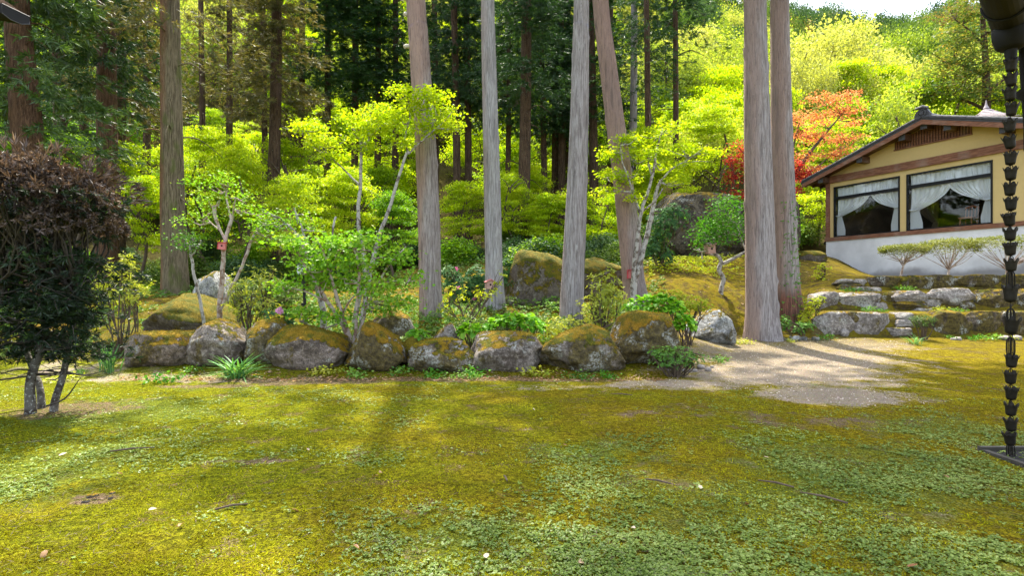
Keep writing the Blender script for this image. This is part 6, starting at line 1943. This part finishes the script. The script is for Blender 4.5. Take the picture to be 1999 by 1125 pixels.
for i, (px, py, s) in enumerate(FL):
    Y = CAMH * F / (py - 562.5)
    x = (px - 999.5) * Y / F
    o = link('fallen_leaf', FLM[i % 3])
    o.location = (x, Y, hz(x, Y) + .022)
    q = 1.25 if s else .9
    o.scale = (q, q, q)
    o.rotation_euler = (RS.normal() * .3, RS.normal() * .3, RS.uniform(0, 6.28))
    tag(o, 'pale dry fallen leaf lying on the mossy lawn', 'leaf', 'fallen leaves on the mossy lawn')
for i, (px, py, L, a) in enumerate([(215, 885, .35, .35), (420, 1000, .2, .5), (1310, 950, .2, 2.6), (1655, 990, .3, 2.4), (1550, 958, .25, 2.5), (1235, 775, .3, 2.8), (990, 945, .12, 1.8)]):
    Y = CAMH * F / (py - 562.5)
    x = (px - 999.5) * Y / F
    z = hz(x, Y) + .015
    o = MB().tube([(x, Y, z), (x + math.cos(a) * L * .5, Y + math.sin(a) * L * .5, z + .01), (x + math.cos(a) * L, Y + math.sin(a) * L, z + .002)], [.006, .008, .004], 6).build('fallen_twig', M['twig'])
    tag(o, 'thin brown fallen twig lying on the lawn', 'twig', 'fallen twigs on the lawn')

# ------------------------------------------------------------------ moss and clover carpet on the near lawn
def carpet():
    n = 230000
    Y = 2.75 + (9.6 - 2.75) * RS.random(n) ** 1.75
    X = RS.uniform(-1, 1, n) * Y * 0.95
    p = np.stack([X, Y, np.zeros(n)], 1)
    gm = blobmask(X, Y, GRAVEL)
    cm = blobmask(X, Y, CLOVER) + 0.9 * vnoise(p * 1.6, 41) + .35 * vnoise(p * 7, 43)
    lm = blobmask(X, Y, LITTER)
    keep = (gm + 0.5 * vnoise(p * 3, 45) < 0.35) & (RS.random(n) > lm * 0.75)
    thin = fbm(p * 2.2, 3, 47) > -0.25
    keep &= thin | (RS.random(n) < .35)
    X, Y, cm = X[keep], Y[keep], cm[keep]
    Z = height(X, Y)
    isclo = cm + RS.normal(size=len(cm)) * .4 > 0.75
    P = np.stack([X, Y, Z], 1)
    m = P[~isclo]
    k = len(m)
    d = norm(RS.normal(size=(k, 3)) * np.array([1, 1, .3]) + np.array([0, 0, .55]))
    q = kites(m - np.array([0, 0, .002]), d, runit(k) * .5 + np.array([0, 0, 1.0]), np.clip(.013 * np.exp(RS.normal(size=k) * .4), .006, .036), np.clip(.0062 * np.exp(RS.normal(size=k) * .35), .003, .013))
    mo = MB().quads(q).build('moss', leaf_mat('moss_shoot', [(0, (0.065, 0.045, 0.006)), (0.25, (0.15, 0.13, 0.007)), (0.6, (0.29, 0.3, 0.008)), (1, (0.46, 0.44, 0.02))],   .3, (1.2, 1.1, .3), .0, .55))
    mo['kind'] = 'stuff'
    mo['label'] = 'golden green moss carpet on the lawn'
    c = P[isclo]
    c = c[RS.random(len(c)) < .62]
    k = len(c)
    c = c + np.array([0, 0, 1.0]) * RS.uniform(.006, .022, (k, 1))
    cc = np.repeat(c, 3, 0)
    a = np.repeat(RS.uniform(0, 6.28, k), 3) + np.tile([0, 2.09, 4.19], k) + RS.normal(size=3 * k) * .25
    d = np.stack([np.cos(a), np.sin(a), RS.normal(size=3 * k) * .25], 1)
    q = kites(cc, d, np.array([0, 0, 1.0]) + RS.normal(size=(3 * k, 3)) * .25, *(lambda z: (.0135 * z, .0115 * z))(np.repeat(np.clip(np.exp(RS.normal(size=k) * .38), .5, 2.1), 3)), .08, .62)
    cl = MB().quads(q).build('clover', leaf_mat('clover_leaf', [(0, (0.05, 0.095, 0.012)), (0.5, (0.13, 0.2, 0.028)), (1, (0.27, 0.34, 0.085))], .3, (1.2, 1.1, .5), .02, .4))
    cl['kind'] = 'stuff'
    cl['label'] = 'pale green clover patches on the lawn'
carpet()
def gravel_grains():
    n = 26000
    X = RS.uniform(-8, 10, n)
    Y = RS.uniform(6, 14.4, n)
    gm = blobmask(X, Y, GRAVEL) + .4 * vnoise(np.stack([X, Y, X * 0], 1) * 3, 45)
    keep = gm > .45
    X, Y = X[keep], Y[keep]
    Z = height(X, Y)
    k = len(X)
    s = RS.uniform(.006, .016, (k, 1))
    base = np.array([[1, 0, -.2], [0, 1, -.2], [-1, 0, -.2], [0, -1, -.2], [0, 0, .7]])
    a = RS.uniform(0, 6.28, k)
    R = np.stack([np.stack([np.cos(a), -np.sin(a)], 1), np.stack([np.sin(a), np.cos(a)], 1)], 1)
    V = np.repeat(base[None], k, 0) * s[:, None, :] * RS.uniform(.7, 1.4, (k, 1, 3))
    xy = np.einsum('kij,knj->kni', R, V[..., :2])
    V = np.concatenate([xy, V[..., 2:]], 2) + np.stack([X, Y, Z], 1)[:, None, :]
    f = np.array([[0, 1, 4], [1, 2, 4], [2, 3, 4], [3, 0, 4]])
    Fc = (np.arange(k) * 5)[:, None, None] + f[None]
    g = NG('gravel_grain')
    isl = g.n('NewGeometry').outputs['Random Per Island']
    mat = g.surf(g.ramp(isl, [(0, (0.09, 0.065, 0.05)), (0.5, (0.3, 0.235, 0.18)), (1, (0.52, 0.45, 0.37))]), 0.9)
    o = MB().add(V.reshape(-1, 3), Fc.reshape(-1, 3)).build('gravel', mat)
    o['kind'] = 'stuff'
    o['label'] = 'loose gravel grains on the bare path'
gravel_grains()

# ------------------------------------------------------------------ undergrowth and leaf litter of the bed and the wood floor
def undergrowth():
    n = 30000
    px = RS.uniform(-150, 1300, n)
    Y = 10.7 + 17 * RS.random(n) ** 1.3
    X = (px - 999.5) * Y / F
    p = np.stack([X, Y, X * 0], 1)
    d = fbm(p * 0.9, 3, 61)
    keep = d > np.where(Y < 16, -.3, -.08)
    X, Y, d = X[keep], Y[keep], d[keep]
    Z = height(X, Y)
    k = len(X)
    c = np.stack([X, Y, Z + RS.random(k) * (0.10 + 0.5 * np.clip(d, 0, .5))], 1)
    sel = vnoise(np.stack([X, Y, X * 0], 1) * 0.7, 63) + RS.normal(size=k) * .3
    ax = np.tile([0, -0.25, 1.0], (k, 1)) + RS.normal(size=(k, 3)) * .4
    for m, mat, lab in ((sel > .25, M['fern'], 'fresh green leafy undergrowth behind the boulders'), (sel <= .25, M['broad'], 'dark leafy undergrowth on the wood floor')):
        o = stuff(MB().quads(rosettes(c[m], ax[m], 6, .085, .035, .75)).build('undergrowth', mat))
        o['label'] = lab
    n = 900
    px = np.clip(RS.normal(1350, 55, n), 1270, 1460)
    Y = RS.uniform(18.0, 20.8, n)
    X = (px - 999.5) * Y / F
    c = np.stack([X, Y, height(X, Y) + RS.random(n) * .12], 1)
    o = stuff(MB().quads(rosettes(c, np.tile([0, -.25, 1.0], (n, 1)) + RS.normal(size=(n, 3)) * .4, 6, .07, .03, .75)).build('undergrowth', M['lime']))
    o['label'] = 'lime-green low plants along the crest of the mossy mound'
    n = 16000
    px = RS.uniform(-150, 1620, n)
    Y = 10.4 + 14 * RS.random(n) ** 1.4
    X = (px - 999.5) * Y / F
    gm = (px > 1240) & (Y < 15)
    X, Y = X[~gm], Y[~gm]
    X2 = RS.uniform(-6.5, 2.5, 2600)
    Y2 = 9.05 + np.abs(RS.normal(size=2600)) * .35
    X, Y = np.concatenate([X, X2]), np.concatenate([Y, Y2])
    k = len(X)
    P = np.stack([X, Y, height(X, Y) + .01], 1)
    d = RS.normal(size=(k, 3)) * np.array([1, 1, .25])
    o = stuff(MB().quads(kites(P, d, np.array([0, 0, 1.0]) + RS.normal(size=(k, 3)) * .4, RS.uniform(.03, .08, k), RS.uniform(.012, .03, k))).build('leaf_litter', M['dryleaf']))
    o['label'] = 'brown leaf litter under the trees and along the boulders'
undergrowth()
def needles():
    n = 5200
    Y = 2.75 + 7.5 * RS.random(n) ** 1.4
    X = RS.uniform(-1, 1, n) * Y * .95
    P = np.stack([X, Y, height(X, Y) + .018], 1)
    keep = fbm(np.stack([X, Y, X * 0], 1) * 1.1, 3, 71) > -.12
    P = P[keep]
    k = len(P)
    d = RS.normal(size=(k, 3)) * np.array([1, 1, .12])
    o = stuff(MB().quads(kites(P, d, np.array([0, 0, 1.0]) + RS.normal(size=(k, 3)) * .2, RS.uniform(.03, .10, k), RS.uniform(.002, .005, k))).build('needle_litter', M['twig']))
    o['label'] = 'brown cedar needles strewn on the lawn'
needles()
